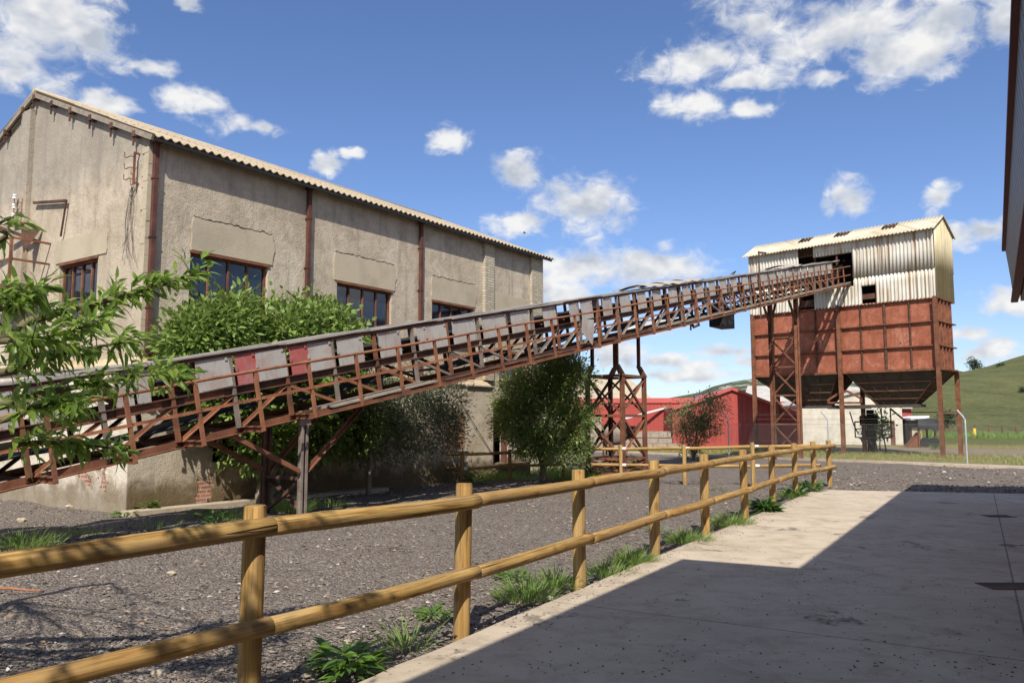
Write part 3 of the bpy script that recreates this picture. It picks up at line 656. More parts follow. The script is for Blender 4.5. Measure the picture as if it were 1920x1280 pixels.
# steel balcony on the gable
bal = thing('balcony', None, None); bal.parent = hall
yb0, zb = BF.on_x(90, 543, UP); zb = 4.30; yb0 = 3.85; yb1 = 5.75; bd = .75; X0 = UP-.0
mb = MB(); mb.box(X0-bd, X0-.002, yb0, yb1, zb-.07, zb-.02); mb.box(X0-bd-.02, X0-bd, yb0-.01, yb1+.01, zb-.09, zb+.02); mb.box(X0-bd, X0-.002, yb0-.02, yb0-.001, zb-.09, zb+.02); mb.build('platform', M['darkrust'], bal)
mb = MB()
for y in (yb0, (yb0+yb1)/2, yb1): mb.bar((X0-bd, y, zb), (X0-bd, y, zb+.95), .05, .05)
for z in (.5, .93):
    mb.bar((X0-bd, yb0, zb+z), (X0-.003, yb0, zb+z), .03, .04); mb.bar((X0-bd, yb0, zb+z), (X0-bd, yb1, zb+z), .03, .04)
mb.build('railing', M['rust'], bal)
mb = MB(); mb.bar((X0-bd+.03, yb0+.1, zb-.1), (X0-.01, yb0+.1, zb-.75), .05, .05); mb.bar((X0-bd+.03, yb1-.1, zb-.1), (X0-.01, yb1-.1, zb-.75), .05, .05); mb.build('bracket', M['rust'], bal)
mb = MB(); mb.bar((X0-.9, yb1+.3, zb+1.75), (X0-.02, yb0+.55, zb+1.05), .07, .07); mb.bar((X0-.07, yb0+.7, zb+1.9), (X0-.07, yb0-.7, zb+1.72), .05, .05); mb.bar((X0-.07, yb0-.7, zb+1.72), (X0-.07, yb0-.55, zb+1.0), .03, .03)
mb.bar((X0-.16, yb0+1.6, zb+1.5), (X0-.16, yb0+.7, zb+1.46), .04, .05); mb.prism([(X0-.05, yb0+.35, zb+1.3), (X0-.35, yb0+.55, zb+1.25), (X0-.3, yb0+.5, zb+.75)], (.02, .05, 0)); mb.build('wall_bar', M['darkrust'], hall)

# ------------------------------------------------------------------ conveyor
CAZ = R(37.48); CSL = .2031; CE = math.atan(CSL); Z0 = 10.6
CA = atY(259, 735, Z0)
cu = Vector((math.sin(CAZ), math.cos(CAZ), 0)); cv = Vector((-math.cos(CAZ), math.sin(CAZ), 0))
ex = (cu+Vector((0, 0, CSL))).normalized(); ey = cv; ez = ex.cross(ey)
corg = Vector((CA.x, CA.y, CA.z-.95))+cv*.5
CM = Matrix((( ex.x, ey.x, ez.x, corg.x), (ex.y, ey.y, ez.y, corg.y), (ex.z, ey.z, ez.z, corg.z), (0,0,0,1)))
CMI = CM.inverted()
conv = bpy.data.objects.new('conveyor', None); COL.objects.link(conv); conv.matrix_world = CM
tag(conv, 'long rusty inclined belt conveyor with grey side panels climbing from the yard into the silo', 'conveyor')
XS, XE = -5.2, 36.3; CW = 1.0; ZR = .93; NB = [k for k in range(-5, 36)]
mb = MB()
for y in (0, CW): mb.angle((XS, y, .045), (XE, y, .045), .11, .014)
mb.build('bottom_chord', M['rust'], conv)
mb = MB()
for y in (0, CW):
    mb.bar((XS, y, .665), (XE, y, .665), .012, .135)
    for z in (.603, .727): mb.bar((XS, y-.03 if y == 0 else y+.03, z), (XE, y-.03 if y == 0 else y+.03, z), .05, .012)
mb.build('side_channel', M['darkrust'], conv)
for k in NB:     # plates where the channel shows bright rust
    mb = MB()
    if k % 2 and k > 4: mb.box(k+.55, k+.93, -.014, -.007, .604, .726)
    elif k in (-1, 0, 1): mb.box(k+.1, k+.75, -.014, -.007, .604, .726)
    if mb.v: mb.build('channel_plate', M['rust'], conv)
mb = MB()
for y in (0, CW): mb.bar((XS, y, 1.215), (XE, y, 1.215), .05, .045)
mb.build('top_rail', M['rust'], conv)
x = XS     # boards and bent sheets lying on top
while x < XE-.6:
    L = rnd.uniform(1.6, 2.6); L = min(L, XE-.1-x)
    for y0, y1 in ((-.09, .16), (.30, .62), (.84, 1.1)):
        z = 1.252+rnd.uniform(0, .02); mb = MB(); mb.bar((x+.01, (y0+y1)/2, z), (x+L-.01, (y0+y1)/2+rnd.uniform(-.02, .02), z+rnd.uniform(-.012, .03)), y1-y0, .022); mb.build('cover_board', M['cover'], conv)
    x += L
for x0, x1 in ((15.8, 16.9), (17.0, 18.3), (18.4, 19.6), (28.3, 30.2)):
    mb = MB(); n = 8; vs = []
    for i in range(n+1):
        t = i/n; xx = x0+(x1-x0)*t
        for j in range(7): yy = -.14+1.3*j/6; vs.append((xx, yy, 1.31+.10*math.sin(math.pi*j/6)+.03*math.sin(9*t+j)))
    mb.add(vs, [(i*7+j, i*7+j+1, i*7+j+8, i*7+j+7) for i in range(n) for j in range(6)], True)
    o = mb.build('bent_cover_sheet', M['gpanel'], conv); o.modifiers.new('thickness', 'SOLIDIFY').thickness = .006
for k in NB:          # truss uprights
    x = k-.08
    mb = MB(); mb.angle((x, -.015, .09), (x, -.015, 1.20), .06, .012, up=(1,0,0)); mb.build('upright', M['rust'] if k % 2 else M['greysteel'], conv)
    mb = MB(); mb.angle((x, CW+.015, .09), (x, CW+.015, 1.20), .06, .012, up=(1,0,0)); mb.build('upright', M['darkrust'], conv)
for k in NB[:-1]:     # diagonals, cross ties and the belt rollers
    a, c = (k, k+1) if k < 3 else (k+1, k)
    if 8 < k < 20 : a, c = (k, k+1)
    if k == 5 or k == 21: pass
    mb = MB(); mb.angle((a-.04, -.02, .10), (c-.12, -.02, .60), .05, .010); mb.build('diagonal', M['orange'] if k < 6 else M['greysteel'], conv)
    mb = MB(); mb.angle((a-.04, CW+.02, .10), (c-.12, CW+.02, .60), .05, .010); mb.build('diagonal', M['darkrust'], conv)
    mb = MB(); mb.angle((k-.08, .01, .06), (k-.08, CW-.01, .06), .06, .01); mb.bar((k-.08, .05, .10), (k+.85, CW-.05, .10), .04, .012); mb.bar((k-.08, .02, .62), (k-.08, CW-.02, .62), .05, .07); mb.build('cross_tie', M['darkrust'], conv)
    mb = MB(); mb.tube([(k+.4, .10, .86), (k+.4, .34, .79), (k+.4, .66, .79), (k+.4, .90, .86)], .055, 8); mb.bar((k+.4, .06, .70), (k+.4, .94, .70), .05, .05); mb.build('roller', M['darkrust'], conv)
mb = MB(); vs = []; nseg = 84
for i in range(nseg+1):
    xx = XS+.2+(XE-XS-.3)*i/nseg
    for y, z in ((.08, .97), (.30, .865), (.70, .865), (.92, .97)): vs.append((xx, y, z+.012*math.cos(xx*math.pi*2)))
mb.add(vs, [(i*4+j, i*4+j+1, i*4+j+5, i*4+j+4) for i in range(nseg) for j in range(3)], True)
vs2 = [(XS+.2+(XE-XS-.3)*i/nseg, y, .30+.05*math.sin(XS+i*.9)) for i in range(nseg+1) for y in (.12, .88)]
mb.add(vs2, [(i*2, i*2+1, i*2+3, i*2+2) for i in range(nseg)], True)
o = mb.build('belt', M['belt'], conv); o.modifiers.new('thickness', 'SOLIDIFY').thickness = .012
def panel(x0, x1, red=False, y=-.045, z0=.735, z1=1.195, tilt=0.0, lift=0.0, label=None):
    mb = MB(); t = .006
    mb.prism([(x0, y, z0+rnd.uniform(-.012, .012)), (x1, y+rnd.uniform(-.01, .01), z0+rnd.uniform(-.012, .012)+tilt), (x1+rnd.uniform(-.01, .01), y+lift, z1+tilt), (x0, y+lift, z1)], (0, t, 0))
    mb.box(x0+.03, x0+.07, y-.012, y-.001, z0+.0, z0+.04) ; mb.box(x1-.08, x1-.04, y-.012, y-.001, z1-.05, z1-.01)
    mb.box(x0-.02, x0+.015, y-.02, y-.001, .95, 1.03)
    o = mb.build('side_panel', M['rpanel'] if red else M['gpanel'], conv)
    if red: o['label'] = 'red painted side panel'
    return o
BAY = {-5: [(.05,.62,0)], -4: [(.3,.86,0)], -3: [(.05,.58,0)], -2: [(.0,.5,0),(.62,.88,0)], -1: [(.02,.55,0)], 0: [(.1,.36,0),(.4,.6,0)], 1: [(.33,.90,0)], 2: [(.0,.38,1),(.37,.93,0)], 3: [(.02,.40,1),(.39,.92,0)],
  4: [(.03,.62,0)], 5: [(.02,.58,0)], 6: [(.05,.30,0),(.29,.9,0)], 7: [(.08,.82,0)], 8: [(.05,.48,0),(.47,.92,0)], 9: [(.08,.78,0)], 10: [(.35,.88,0)], 11: [(.5,.9,0)], 12: [(.05,.6,0)], 13: [(.12,.62,0)]}
for k in NB[:-1]:
    if k in BAY: spans = BAY[k]
    else:
        j = rnd.uniform(0, .08); spans = [(.04+j, .60+j+rnd.uniform(-.05, .05), 0)]
        if k > 24: spans = [(.04, .52+rnd.uniform(-.04, .04), 0), (.60, .86, 0)] if rnd.random() < .45 else [(.05, .80, 0)]
    for a, b_, rd in spans: panel(k+a, k+b_, bool(rd), tilt=rnd.uniform(-.012, .012), lift=rnd.uniform(0, .012))
    if (k < 1 and rnd.random() < .5) or (k >= 4 and rnd.random() < (.10 if 10 < k < 25 else .35)): panel(k+.15, k+.62+rnd.uniform(0, .2), False, CW+.045)
mb = MB(); mb.prism([(11.25, -.54, .80), (11.75, -.56, .74), (11.70, -.57, .52), (11.58, -.55, .12), (11.35, -.54, .34), (11.18, -.53, .50)], (0, .006, 0)); o = mb.build('hanging_sheet', M['gpanel'], conv); o['label'] = 'torn side panel hanging crooked'
# walkway with handrail on the near side
YR = -.5
mb = MB(); mb.tube([(XS, YR, ZR)]+[(x, YR+.008*math.sin(x*1.7), ZR+.010*math.sin(x*.9)) for x in range(-4, 36)]+[(XE, YR, ZR)], .024, 8); mb.build('handrail', M['orange'], conv)
mb = MB(); mb.angle((XS, YR, .52), (XE, YR, .52), .042, .008); mb.build('mid_rail', M['orange'], conv)
mb = MB(); mb.angle((2.9, YR, .06), (XE, YR, .06), .055, .010); mb.build('walkway_edge', M['rust'], conv)
for k in NB:
    mb = MB(); x = k+.02; mb.angle((x, YR+.01, .02), (x+rnd.uniform(-.015, .015), YR+.01, ZR), .048, .010, up=(1,0,0)); mb.build('rail_post', M['orange'], conv)
    mb = MB(); mb.ibeam((x, YR, .05), (x, .05, .05), .06, .085, .012, up=(0,0,1)); mb.build('walkway_bracket', M['rust'], conv)
def planks(x0, x1, m):
    for j in range(4):
        y = -.44+j*.115; x = x0+rnd.uniform(0, .3)
        while x < x1:
            L = rnd.uniform(1.4, 3.0); e = min(x+L, x1); 
            if rnd.random() > .12: mb = MB(); mb.bar((x, y, .125+rnd.uniform(-.01, .015)), (e-.02, y+rnd.uniform(-.02, .02), .125+rnd.uniform(-.01, .03)), .105, .028); mb.build('walkway_board', m, conv)
            x = e
planks(3.2, 6.0, M['oldwood']); planks(6.0, 15.5, M['darkrust']); planks(15.5, XE, M['oldwood'])
# trestles (upright, so built in world space and brought into the conveyor's frame)
def cw(s, t, z): return Vector((CA.x, CA.y, 0))+cu*s+cv*t+Vector((0, 0, z))
def chord_z(s): return CA.z-.95+CSL*s
def cbuild(mb, name, mat, parent): return mb.xf(CMI).build(name, mat, parent)
cx = tuple(cu); cy = tuple(cv)
t1 = thing('trestle', None, None); t1.parent = conv
s1 = 3.10
for t in (.5, 1.5):
    mb = MB()
    for k in (-1, 1): mb.ibeam(cw(s1+k*.045, t, -.1), cw(s1+k*.045, t, chord_z(s1)), .045, .09, .010, up=cy)
    mb.bar(cw(s1-.11, t, chord_z(s1)-.07), cw(s1+.11, t, chord_z(s1)-.07), .10, .11, up=(0,0,1)); cbuild(mb, 'leg', M['greysteel'] if t < 1 else M['darkrust'], t1)
    for sg in (-1, 1):
        mb = MB(); L = 1.35; mb.angle(cw(s1+sg*.08, t, .75), cw(s1+sg*L, t, chord_z(s1+sg*L)), .07, .012); cbuild(mb, 'brace', M['rust'], t1)
mb = MB(); mb.bar(cw(s1, .5, .62), cw(s1, 1.5, .62), .05, .05); mb.angle(cw(s1, .52, .6), cw(s1+.01, 1.48, .05), .06); mb.angle(cw(s1+.06, 1.48, .6), cw(s1+.06, .52, .05), .06); cbuild(mb, 'brace', M['darkrust'], t1)
t2 = thing('trestle', None, None); t2.parent = conv
sa, sb = 13.62, 14.86; KZ = 2.86; ta, tb = .45, 1.55
for s, dn_ in ((sa, 0), (sb, 0)):
    for t, ti in ((ta, .16), (tb, -.16)):
        mb = MB(); m_ = M['rust'] if t < 1 else M['darkrust']
        mb.ibeam(cw(s, t, -.1), cw(s, t, KZ), .105, .105, .014, up=cy)
        mb.ibeam(cw(s, t+ti, KZ+.25), cw(s, t+ti, chord_z(s)), .08, .08, .012, up=cy)
        mb.prism([cw(s-.07, t-.08 if ti > 0 else t+.08, KZ-.05), cw(s-.07, t+.06 if ti > 0 else t-.06, KZ-.05), cw(s-.07, t+ti+.05*(1 if ti > 0 else -1), KZ+.26), cw(s-.07, t+ti-.05*(1 if ti > 0 else -1), KZ+.26)], cu*.14)
        cbuild(mb, 'leg', m_, t2)
def face(p, q_, zs, th=.06, m_='rust'):
    mb = MB()
    for z in zs: mb.bar(p+Vector((0,0,z)), q_+Vector((0,0,z)), th, .07)
    for za, zb_ in zip(zs, zs[1:]):
        mb.angle(p+Vector((0,0,za+.05)), q_+Vector((0,0,zb_-.05)), th, .010); o_ = (q_-p).cross(Vector((0,0,1))).normalized()*.02
        mb.angle(q_+o_+Vector((0,0,za+.05)), p+o_+Vector((0,0,zb_-.05)), th, .010)
    cbuild(mb, 'bracing', M[m_], t2)
c = {k: cw(*v, 0) for k, v in dict(f=(sa, ta), r=(sb, ta), l=(sa, tb), b=(sb, tb)).items()}
zs2 = [.15, .55, 1.72, KZ-.05]
face(c['f'], c['r'], zs2); face(c['f'], c['l'], zs2); face(c['l'], c['b'], zs2, m_='darkrust'); face(c['r'], c['b'], zs2, m_='darkrust')
t3 = thing('trestle', None, None); t3.parent = conv
s3 = 28.35; top3 = chord_z(s3)
for t in (.45, 1.55):
    mb = MB(); mb.ibeam(cw(s3, t, -.1), cw(s3, t, top3-.02), .17, .17, .02, up=cy); cbuild(mb, 'leg', M['orange'] if t < 1 else M['rust'], t3)
mb = MB(); zz = [.25, 1.45, 2.65, 3.85, 5.05]
for z in zz+[6.1]: mb.bar(cw(s3, .5, z), cw(s3, 1.5, z), .05, .07)
for za, zb_ in zip(zz, zz[1:]): mb.angle(cw(s3, .5, za+.06), cw(s3, 1.5, zb_-.06), .07); mb.angle(cw(s3+.03, 1.5, za+.06), cw(s3+.03, .5, zb_-.06), .07)
for t in (.45, 1.55):
    for sg in (-1, 1): mb.angle(cw(s3, t, top3-1.1), cw(s3+sg*.9, t, chord_z(s3+sg*.9)), .08)
cbuild(mb, 'brace', M['rust'], t3)
mb = MB(); p = cw(21.4, .8, chord_z(21.4)-.42); mb.prism([p, p+cu*1.1, p+cu*1.1+cv*.5, p+cv*.5], (0, 0, .42+.22)); cbuild(mb, 'counterweight_box', M['tarp'], conv)
mb = MB(); p = cw(19.0, .9, chord_z(19.0)); mb.tube([p, p+Vector((.1, 0, -.2)), p+Vector((.3, .1, -.1))], .05, 6); mb.tube([p, p+Vector((0,0,-.3))], .03, 6); cbuild(mb, 'hanging_bracket', M['darkrust'], conv)
pm = cw(22.7, -.1, 0); mb = MB(); mb.tube([pm+Vector((0,0,chord_z(22.7)-.35)), pm+Vector((0,0,chord_z(22.7)+2.1))], .028, 6); mb.bar(pm+Vector((-.02,0,chord_z(22.7)+2.05)), pm+Vector((.28,0,chord_z(22.7)+2.02)), .05, .07); cbuild(mb, 'lamp_pole', M['darkrust'], conv)

# ------------------------------------------------------------------ silo
SO = gnd(1768, 856); SR = -R(44.6); SF = Frame(SO, SR)
silo = thing('silo', 'tall loading silo with red rusty bin, white corrugated top and twin hoppers on steel legs', 'silo', SO, SR)
XL = -8.95; DP = 2.5; BZ0, BZ1 = 3.9, 7.22; XM = -4.38
mb = MB(); mb.box(XL, 0, .10, DP-.1, BZ0, BZ1); mb.build('bin', M['red'], silo)
mb = MB(); zr = [BZ0, BZ0+(BZ1-BZ0)/3, BZ0+2*(BZ1-BZ0)/3, BZ1-.05]
for z in zr:
    h = .10 if z in (zr[0],) else .055
    mb.box(XL-.02, .02, -.03, .099, z-.03, z-.03+h); mb.box(.001, .13, -.02, DP+.02, z-.031, z-.031+h); mb.box(XL-.1, XL-.001, .0, DP, z-.031, z-.031+h)
    if z == zr[0]: mb.box(.131, .30, -.04, DP+.15, z-.03, z-.005)
mb.build('bin_rib', M['rust'], silo)
for i in range(1, 8):
    x = XL+(0-XL)*i/8; wd = .05 if i % 2 else .09
    if i == 4: continue
    for za, zb_ in zip(zr, zr[1:]): mb = MB(); mb.box(x-wd/2, x+wd/2, .02, .098, za+.03, zb_-.032); mb.build('bin_stiffener', M['darkrust'], silo)
for i in range(1, 5):
    y = DP*i/5
    for za, zb_ in zip(zr, zr[1:]): mb = MB(); mb.box(.0015, .10, y-.03, y+.03, za+.03, zb_-.032); mb.build('bin_stiffener', M['rust'], silo)
for x, y in ((0, 0), (XM, 0), (XL, 0), (0, DP), (XM, DP), (XL, DP)):
    mb = MB(); top = BZ1 if y == 0 else BZ0
    mb.ibeam((x+.03 if x == 0 else x, y-.06 if y == 0 else y+.06, -.15), (x+.03 if x == 0 else x, y-.06 if y == 0 else y+.06, top), .17, .18, .025, up=(0,1,0)); mb.box(x-.2, x+.2, y-.25 if y == 0 else y-.1, y+.12 if y == 0 else y+.25, -.1, .02)
    mb.build('leg', M['rust'], silo)
mb = MB(); mb.bar((0, 0, 1.95), (0, DP, 1.95), .06, .06); mb.bar((-2.2, DP, 2.0), (0, DP, 2.0), .05, .05); mb.build('leg_tie', M['rust'], silo)
def hopper(x0, x1, b0, b1):
    mb = MB(); y0, y1 = .12, DP-.12; yb0_, yb1_ = DP/2-.35, DP/2+.35; z1_, z0_ = BZ0-.03, 2.38
    T = [Vector((x0, y0, z1_)), Vector((x1, y0, z1_)), Vector((x1, y1, z1_)), Vector((x0, y1, z1_))]; Bt = [Vector((b0, yb0_, z0_)), Vector((b1, yb0_, z0_)), Vector((b1, yb1_, z0_)), Vector((b0, yb1_, z0_))]
    e = MB(); e.add(T+Bt, [(0,1,5,4), (1,2,6,5), (2,3,7,6), (3,0,4,7), (7,6,5,4)])
    h = e.build('hopper', M['hopper'], silo)
    r = MB()
    for k in range(4):
        a, b_, c_, d_ = T[k], T[(k+1) % 4], Bt[(k+1) % 4], Bt[k]; nn = (b_-a).cross(d_-a).normalized()
        off = -nn*.03 if nn.z > 0 else nn*.03
        for t in (.3, .58, .82): r.bar(a.lerp(d_, t)+off, b_.lerp(c_, t)+off, .05, .06, up=nn)
        for t in (.2, .4, .6, .8): r.bar(a.lerp(b_, t)+off*.6, d_.lerp(c_, t)+off*.6, .04, .04, up=nn)
        r.bar(a+off, d_+off, .09, .05, up=nn)
    r.build('hopper_rib', M['greysteel'] if False else M['darkrust'], h)
def sx_(px, py, y): return SF.on_y(px, py, y)[0]
hopper(XM+.25, 0, sx_(1651, 758, DP/2), sx_(1719, 758, DP/2)); hopper(XL, XM-.25, sx_(1505, 765, DP/2), sx_(1556, 765, DP/2))
mb = MB(); mb.box(sx_(1500, 768, .9), sx_(1725, 762, .9), .75, DP-.75, 2.24, 2.37); mb.box(sx_(1553, 770, .3), sx_(1625, 765, .3), .2, .9, 2.18, 2.26); mb.build('outlet_trough', M['hopper'], silo)
mb = MB(); fp = lambda px, py: (SF.on_y(px, py, .15)[0], .15, SF.on_y(px, py, .15)[1])
P_ = {k: fp(1500+a/8, 700+b_/8) for k, (a, b_) in dict(a=(430,395), b=(580,300), c=(700,262), d=(915,372), e=(915,440), f=(430,440)).items()}
for i, j in ('ab', 'bc', 'cd', 'de', 'ef', 'fa'): mb.bar(P_[i], P_[j], .10, .12, up=(0,1,0))
mb.build('chute_frame', M['rust'], silo)
# corrugated upper house
CZ0, CZ1 = 7.14, 10.42; ML = 8.52
HOLES = [(-6.31, -5.52, 9.43, 10.36), (-5.75, -3.60, 8.12, 9.78), (-3.23, -2.57, 7.18, 8.05), (-6.36, -5.55, 7.0, 7.92)]
def clad_front(z0, z1, y, name):
    Z = sorted({z0, z1, *[v for h in HOLES for v in h[2:] if z0 < v < z1]})
    def skip(a, k): zc = (Z[k]+Z[k+1])/2; return any(h[0] < a < h[1] and h[2] < zc < h[3] for h in HOLES)
    mb = MB(); corrugated(mb, XL-.12, .08, Z, .168, .026, lambda a, k, wv: (a, y-wv, Z[k]+(.02*mnoise.noise(Vector((a*3, z0, 0))) if Z[k] in (z0,) else 0)), 8, skip); return mb
for nm, (za, zb_, yy) in (('cladding', (CZ0, ML+.02, -.02)), ('cladding', (ML, CZ1, -.055))):
    o = clad_front(za, zb_, yy, nm).build(nm, M['clad'], silo); o.modifiers.new('thickness', 'SOLIDIFY').thickness = .012
RY = DP/2; RZ = 11.12
def side(x, mat):
    mb = MB(); m_ = 96; y0, y1 = -.05, DP+.08; vs = []; fs = []
    for i in range(m_+1):
        y = y0+(y1-y0)*i/m_; wv = .02*math.cos(2*math.pi*i/6); zt = CZ1+(RZ-CZ1)*(1-abs(y-RY)/(RY+.05))
        for z in (CZ0, ML, ML+.001, zt): vs.append((x+wv+(.025 if z > ML else 0), y, z))
    for i in range(m_):
        for k in range(3): fs.append((i*4+k, (i+1)*4+k, (i+1)*4+k+1, i*4+k+1))
    mb.add(vs, fs, True); o = mb.build('cladding', mat, silo); o.modifiers.new('thickness', 'SOLIDIFY').thickness = .012
side(.09, M['cladside']); side(XL-.14, M['cladside'])
mb = MB(); corrugated(mb, XL-.12, .08, [CZ0, CZ1], .168, .026, lambda a, k, wv: (a, DP+.08+wv, [CZ0, CZ1][k]), 8); mb.build('cladding', M['clad'], silo)
mb = MB(); ys = [-.36, .45, .60, RY]; gaps = [(-6.6, -5.95), (-4.75, -4.05), (-2.45, -1.75)]
def rax(sgn):
    def f(x, k, wv):
        y = ys[k]; z = CZ1+.05+(RZ-CZ1)*(y+.05)/(RY+.05)+.02*mnoise.noise(Vector((x*1.1, k, 4))); return (x, y if sgn < 0 else 2*RY-y, z+wv)
    return f
corrugated(mb, XL-.35, .22, ys, .168, .026, rax(-1), 8, skip=lambda a, k: k == 2 and any(g[0] < a < g[1] for g in gaps))
corrugated(mb, XL-.35, .22, ys, .168, .026, rax(1), 8)
o = mb.build('roof', M['siloroof'], silo); o.modifiers.new('thickness', 'SOLIDIFY').thickness = .012
mb = MB()
for y in (.0, .75, RY, 1.75, DP): z = CZ1-.08+(RZ-CZ1)*(1-abs(y-RY)/(RY+.05)); mb.bar((XL, y, z), (0, y, z), .06, .1)
for x in (XL+.1, -6.4, XM, -2.4, -.1):
    for y in (.06, DP): mb.bar((x, y, BZ1), (x, y, CZ1-.06), .08, .08)
    mb.bar((x, .06, CZ1-.06), (x, RY, RZ-.1), .06, .08); mb.bar((x, RY, RZ-.1), (x, DP, CZ1-.06), .06, .08)
mb.bar((XL, .08, ML), (-5.8, .08, ML), .05, .08); mb.bar((-3.5, .08, ML), (0, .08, ML), .05, .08)
mb.bar((-3.3, .12, 7.55), (-2.5, .12, 7.55), .04, .25); mb.bar((-6.4, .1, 7.5), (-5.5, .1, 7.5), .04, .35); mb.bar((-5.7, .5, 9.5), (-5.6, .5, 10.4), .1, .1)
mb.build('house_frame', M['darkrust'], silo)
mb = MB(); mb.box(XL+.05, -.05, DP-.3, DP-.25, BZ1+.02, 10.2); mb.build('house_dark_sheet', M['black'], silo)  # black sheet behind the cladding holes, painting the shade inside

# ------------------------------------------------------------------ wooden post-and-rail fences
def rail_mesh(L, r, seed, n=14):
    rr = random.Random(seed); m = max(8, int(L/.12)); mb = MB(); pts = []; rad = []
    ph = rr.uniform(0, 6); lump = [rr.uniform(.3, max(.4, L-.3)) for _ in range(3)]
    for i in range(m+1):
        z = L*i/m; pts.append((.008*math.sin(z*1.3+ph), .006*math.sin(z*1.9+ph*2), z))
        rad.append(r*(1+.018*math.sin(z*2.1+ph)+sum(.035*math.exp(-((z-q_)/.05)**2) for q_ in lump)))
    pts = [(pts[0][0], pts[0][1], -.004)]+pts+[(pts[-1][0], pts[-1][1], L+.004)]; rad = [r*.9]+rad+[r*.9]
    mb.tube(pts, rad, n); return mb.mesh('rail', M['wood'])
def put_rail(parent, p0, p1, r, seed):
    me = rail_mesh((p1-p0).length, r, seed); o = link('rail', me, parent)
    q_ = (p1-p0).to_track_quat('Z', 'Y').to_matrix().to_4x4(); o.matrix_local = Matrix.Translation(p0-parent.location) @ q_ @ Matrix.Rotation(seed*1.7, 4, 'Z'); return o
def put_post(parent, p, h, r, seed):
    rr = random.Random(seed); mb = MB(); n = 20
    prof = [(-.25, r*1.0), (0, r*1.0), (h*.5, r*1.01), (h-.012, r), (h, r*.93)]
    mb.tube([(0, 0, z) for z, _ in prof], [q_ for _, q_ in prof], n)
    o = link('post', mb.mesh('post', M['wood']), parent); o.location = p-parent.location; o.rotation_euler = (rr.uniform(-.012, .012), rr.uniform(-.012, .012), rr.uniform(0, 6)); return o
FP = [gnd(x, y) for x, y in ((865,1190),(1087,1100),(1228,1040),(1323,1000),(1397,970),(1449,945),(1492,928),(1527,917.5),(1556,910))]
p477 = atY(477, 945, 4.50); FP = [Vector((p477.x, p477.y, 0))]+FP
FP = [FP[0]+(Vector((-2.22, 3.40, 0))-FP[0])*1.5]+FP
fence = thing('wooden_fence', 'yellow round-pole wooden fence running along the concrete path', 'fence', FP[1])
off = []
for i, p in enumerate(FP):
    d = (FP[min(i+1, len(FP)-1)]-FP[max(i-1, 0)]).normalized(); off.append(Vector((d.y, -d.x, 0)))
    put_post(fence, p, 1.10, .062 if i < 8 else .058, i)
for i in range(len(FP)-1):
    for j, h in enumerate((.972, .455)):
        a = FP[i]+off[i]*.095; b_ = FP[i+1]+off[i+1]*.095; d = (b_-a).normalized()
        p0 = a+d*(.06 if i else -.05)+Vector((0, 0, h+rnd.uniform(-.008, .008))); p1 = b_+d*(.05 if i < len(FP)-2 else .16)+Vector((0, 0, h+rnd.uniform(-.008, .008)))
        put_rail(fence, p0, p1, .0515+rnd.uniform(-.0018, .0018), i*2+j)
BP = [(866,906,846),(956,899,842),(1057,899,836),(1165,902,834),(1284,907,833),(1413,910,829)]
B2 = []
for x, y, t in BP:
    p = gnd(x, y); B2.append((p, (EYE-0)*0+atY(x, t, p.y).z))
fence2 = thing('wooden_fence', 'thinner yellow wooden fence with white rail brackets in front of the weeds', 'fence', B2[0][0])
for i, (p, h) in enumerate(B2): put_post(fence2, p, h, .05, 40+i)
st = B2[0][0]+(gnd(828, 903)-B2[0][0]); end = FP[-1]+Vector((-.12, .1, 0))
pts = [(st, B2[0][1]-.02)]+B2+[(end, 1.08)]
for i in range(len(pts)-1):
    for j in range(2):
        (a, ha), (b_, hb) = pts[i], pts[i+1]; fa = ha*(.9 if j == 0 else .45)-(.0 if i else 0); fb = hb*(.9 if j == 0 else .45)
        if i == 0: fa = fb
        d = (b_-a).normalized(); p0 = a+d*(.06 if i else 0)+Vector((0,0,fa)); p1 = b_-d*.06+Vector((0,0,fb))
        put_rail(fence2, p0, p1, .040, 60+i*2+j)
        if i: mb = MB(); mb.tube([p0-fence2.location-d*.01, p0-fence2.location+d*.09], .0445, 10); mb.build('rail_bracket', M['white'], fence2)

# ------------------------------------------------------------------ chain link fence
cps = [gnd(1200, 850), gnd(1367, 857), gnd(1555, 863), gnd(1814, 872), gnd(2150, 884)]
cl = thing('chain_link_fence', 'grey chain link fence on bent galvanised posts behind the gravel yard', 'fence', cps[1])
for i, p in enumerate(cps[1:], 1):
    mb = MB(); q_ = p-cl.location; d = (cps[2]-cps[1]).normalized(); nrm = Vector((-d.y, d.x, 0)); bend = (nrm*-.10-d*.22)
    mb.tube([q_+Vector((0,0,-.2)), q_+Vector((0,0,1.62)), q_+bend*.25+Vector((0,0,1.74)), q_+bend+Vector((0,0,1.98))], .03, 10); mb.build('post', M['galv'], cl)
mb = MB(); d = cps[-1]-cps[1]; L = d.length; d = d.normalized(); H = 1.42; pitch = .10
s_ = -H
while s_ < L:
    for sg in (1, -1):
        a, b_ = (s_, s_+H); z0, z1 = 0.0, H
        if a < 0: z0 = -a; a = 0.0
        if b_ > L: z1 -= b_-L; b_ = L
        if b_-a > .02:
            if sg < 0: z0, z1 = H-z0, H-z1
            wz = lambda z: .05+z; mb.tube([d*a+Vector((0,0,wz(z0))), d*b_+Vector((0,0,wz(z1)))], .0026, 3, False)
    s_ += pitch
for z in (.06, .75, 1.46, 1.66, 1.85): mb.tube([d*0+Vector((0,0,z)), d*L+Vector((0,0,z))], .0035, 4)
mb.build('wire_mesh', M['mesh'], cl)

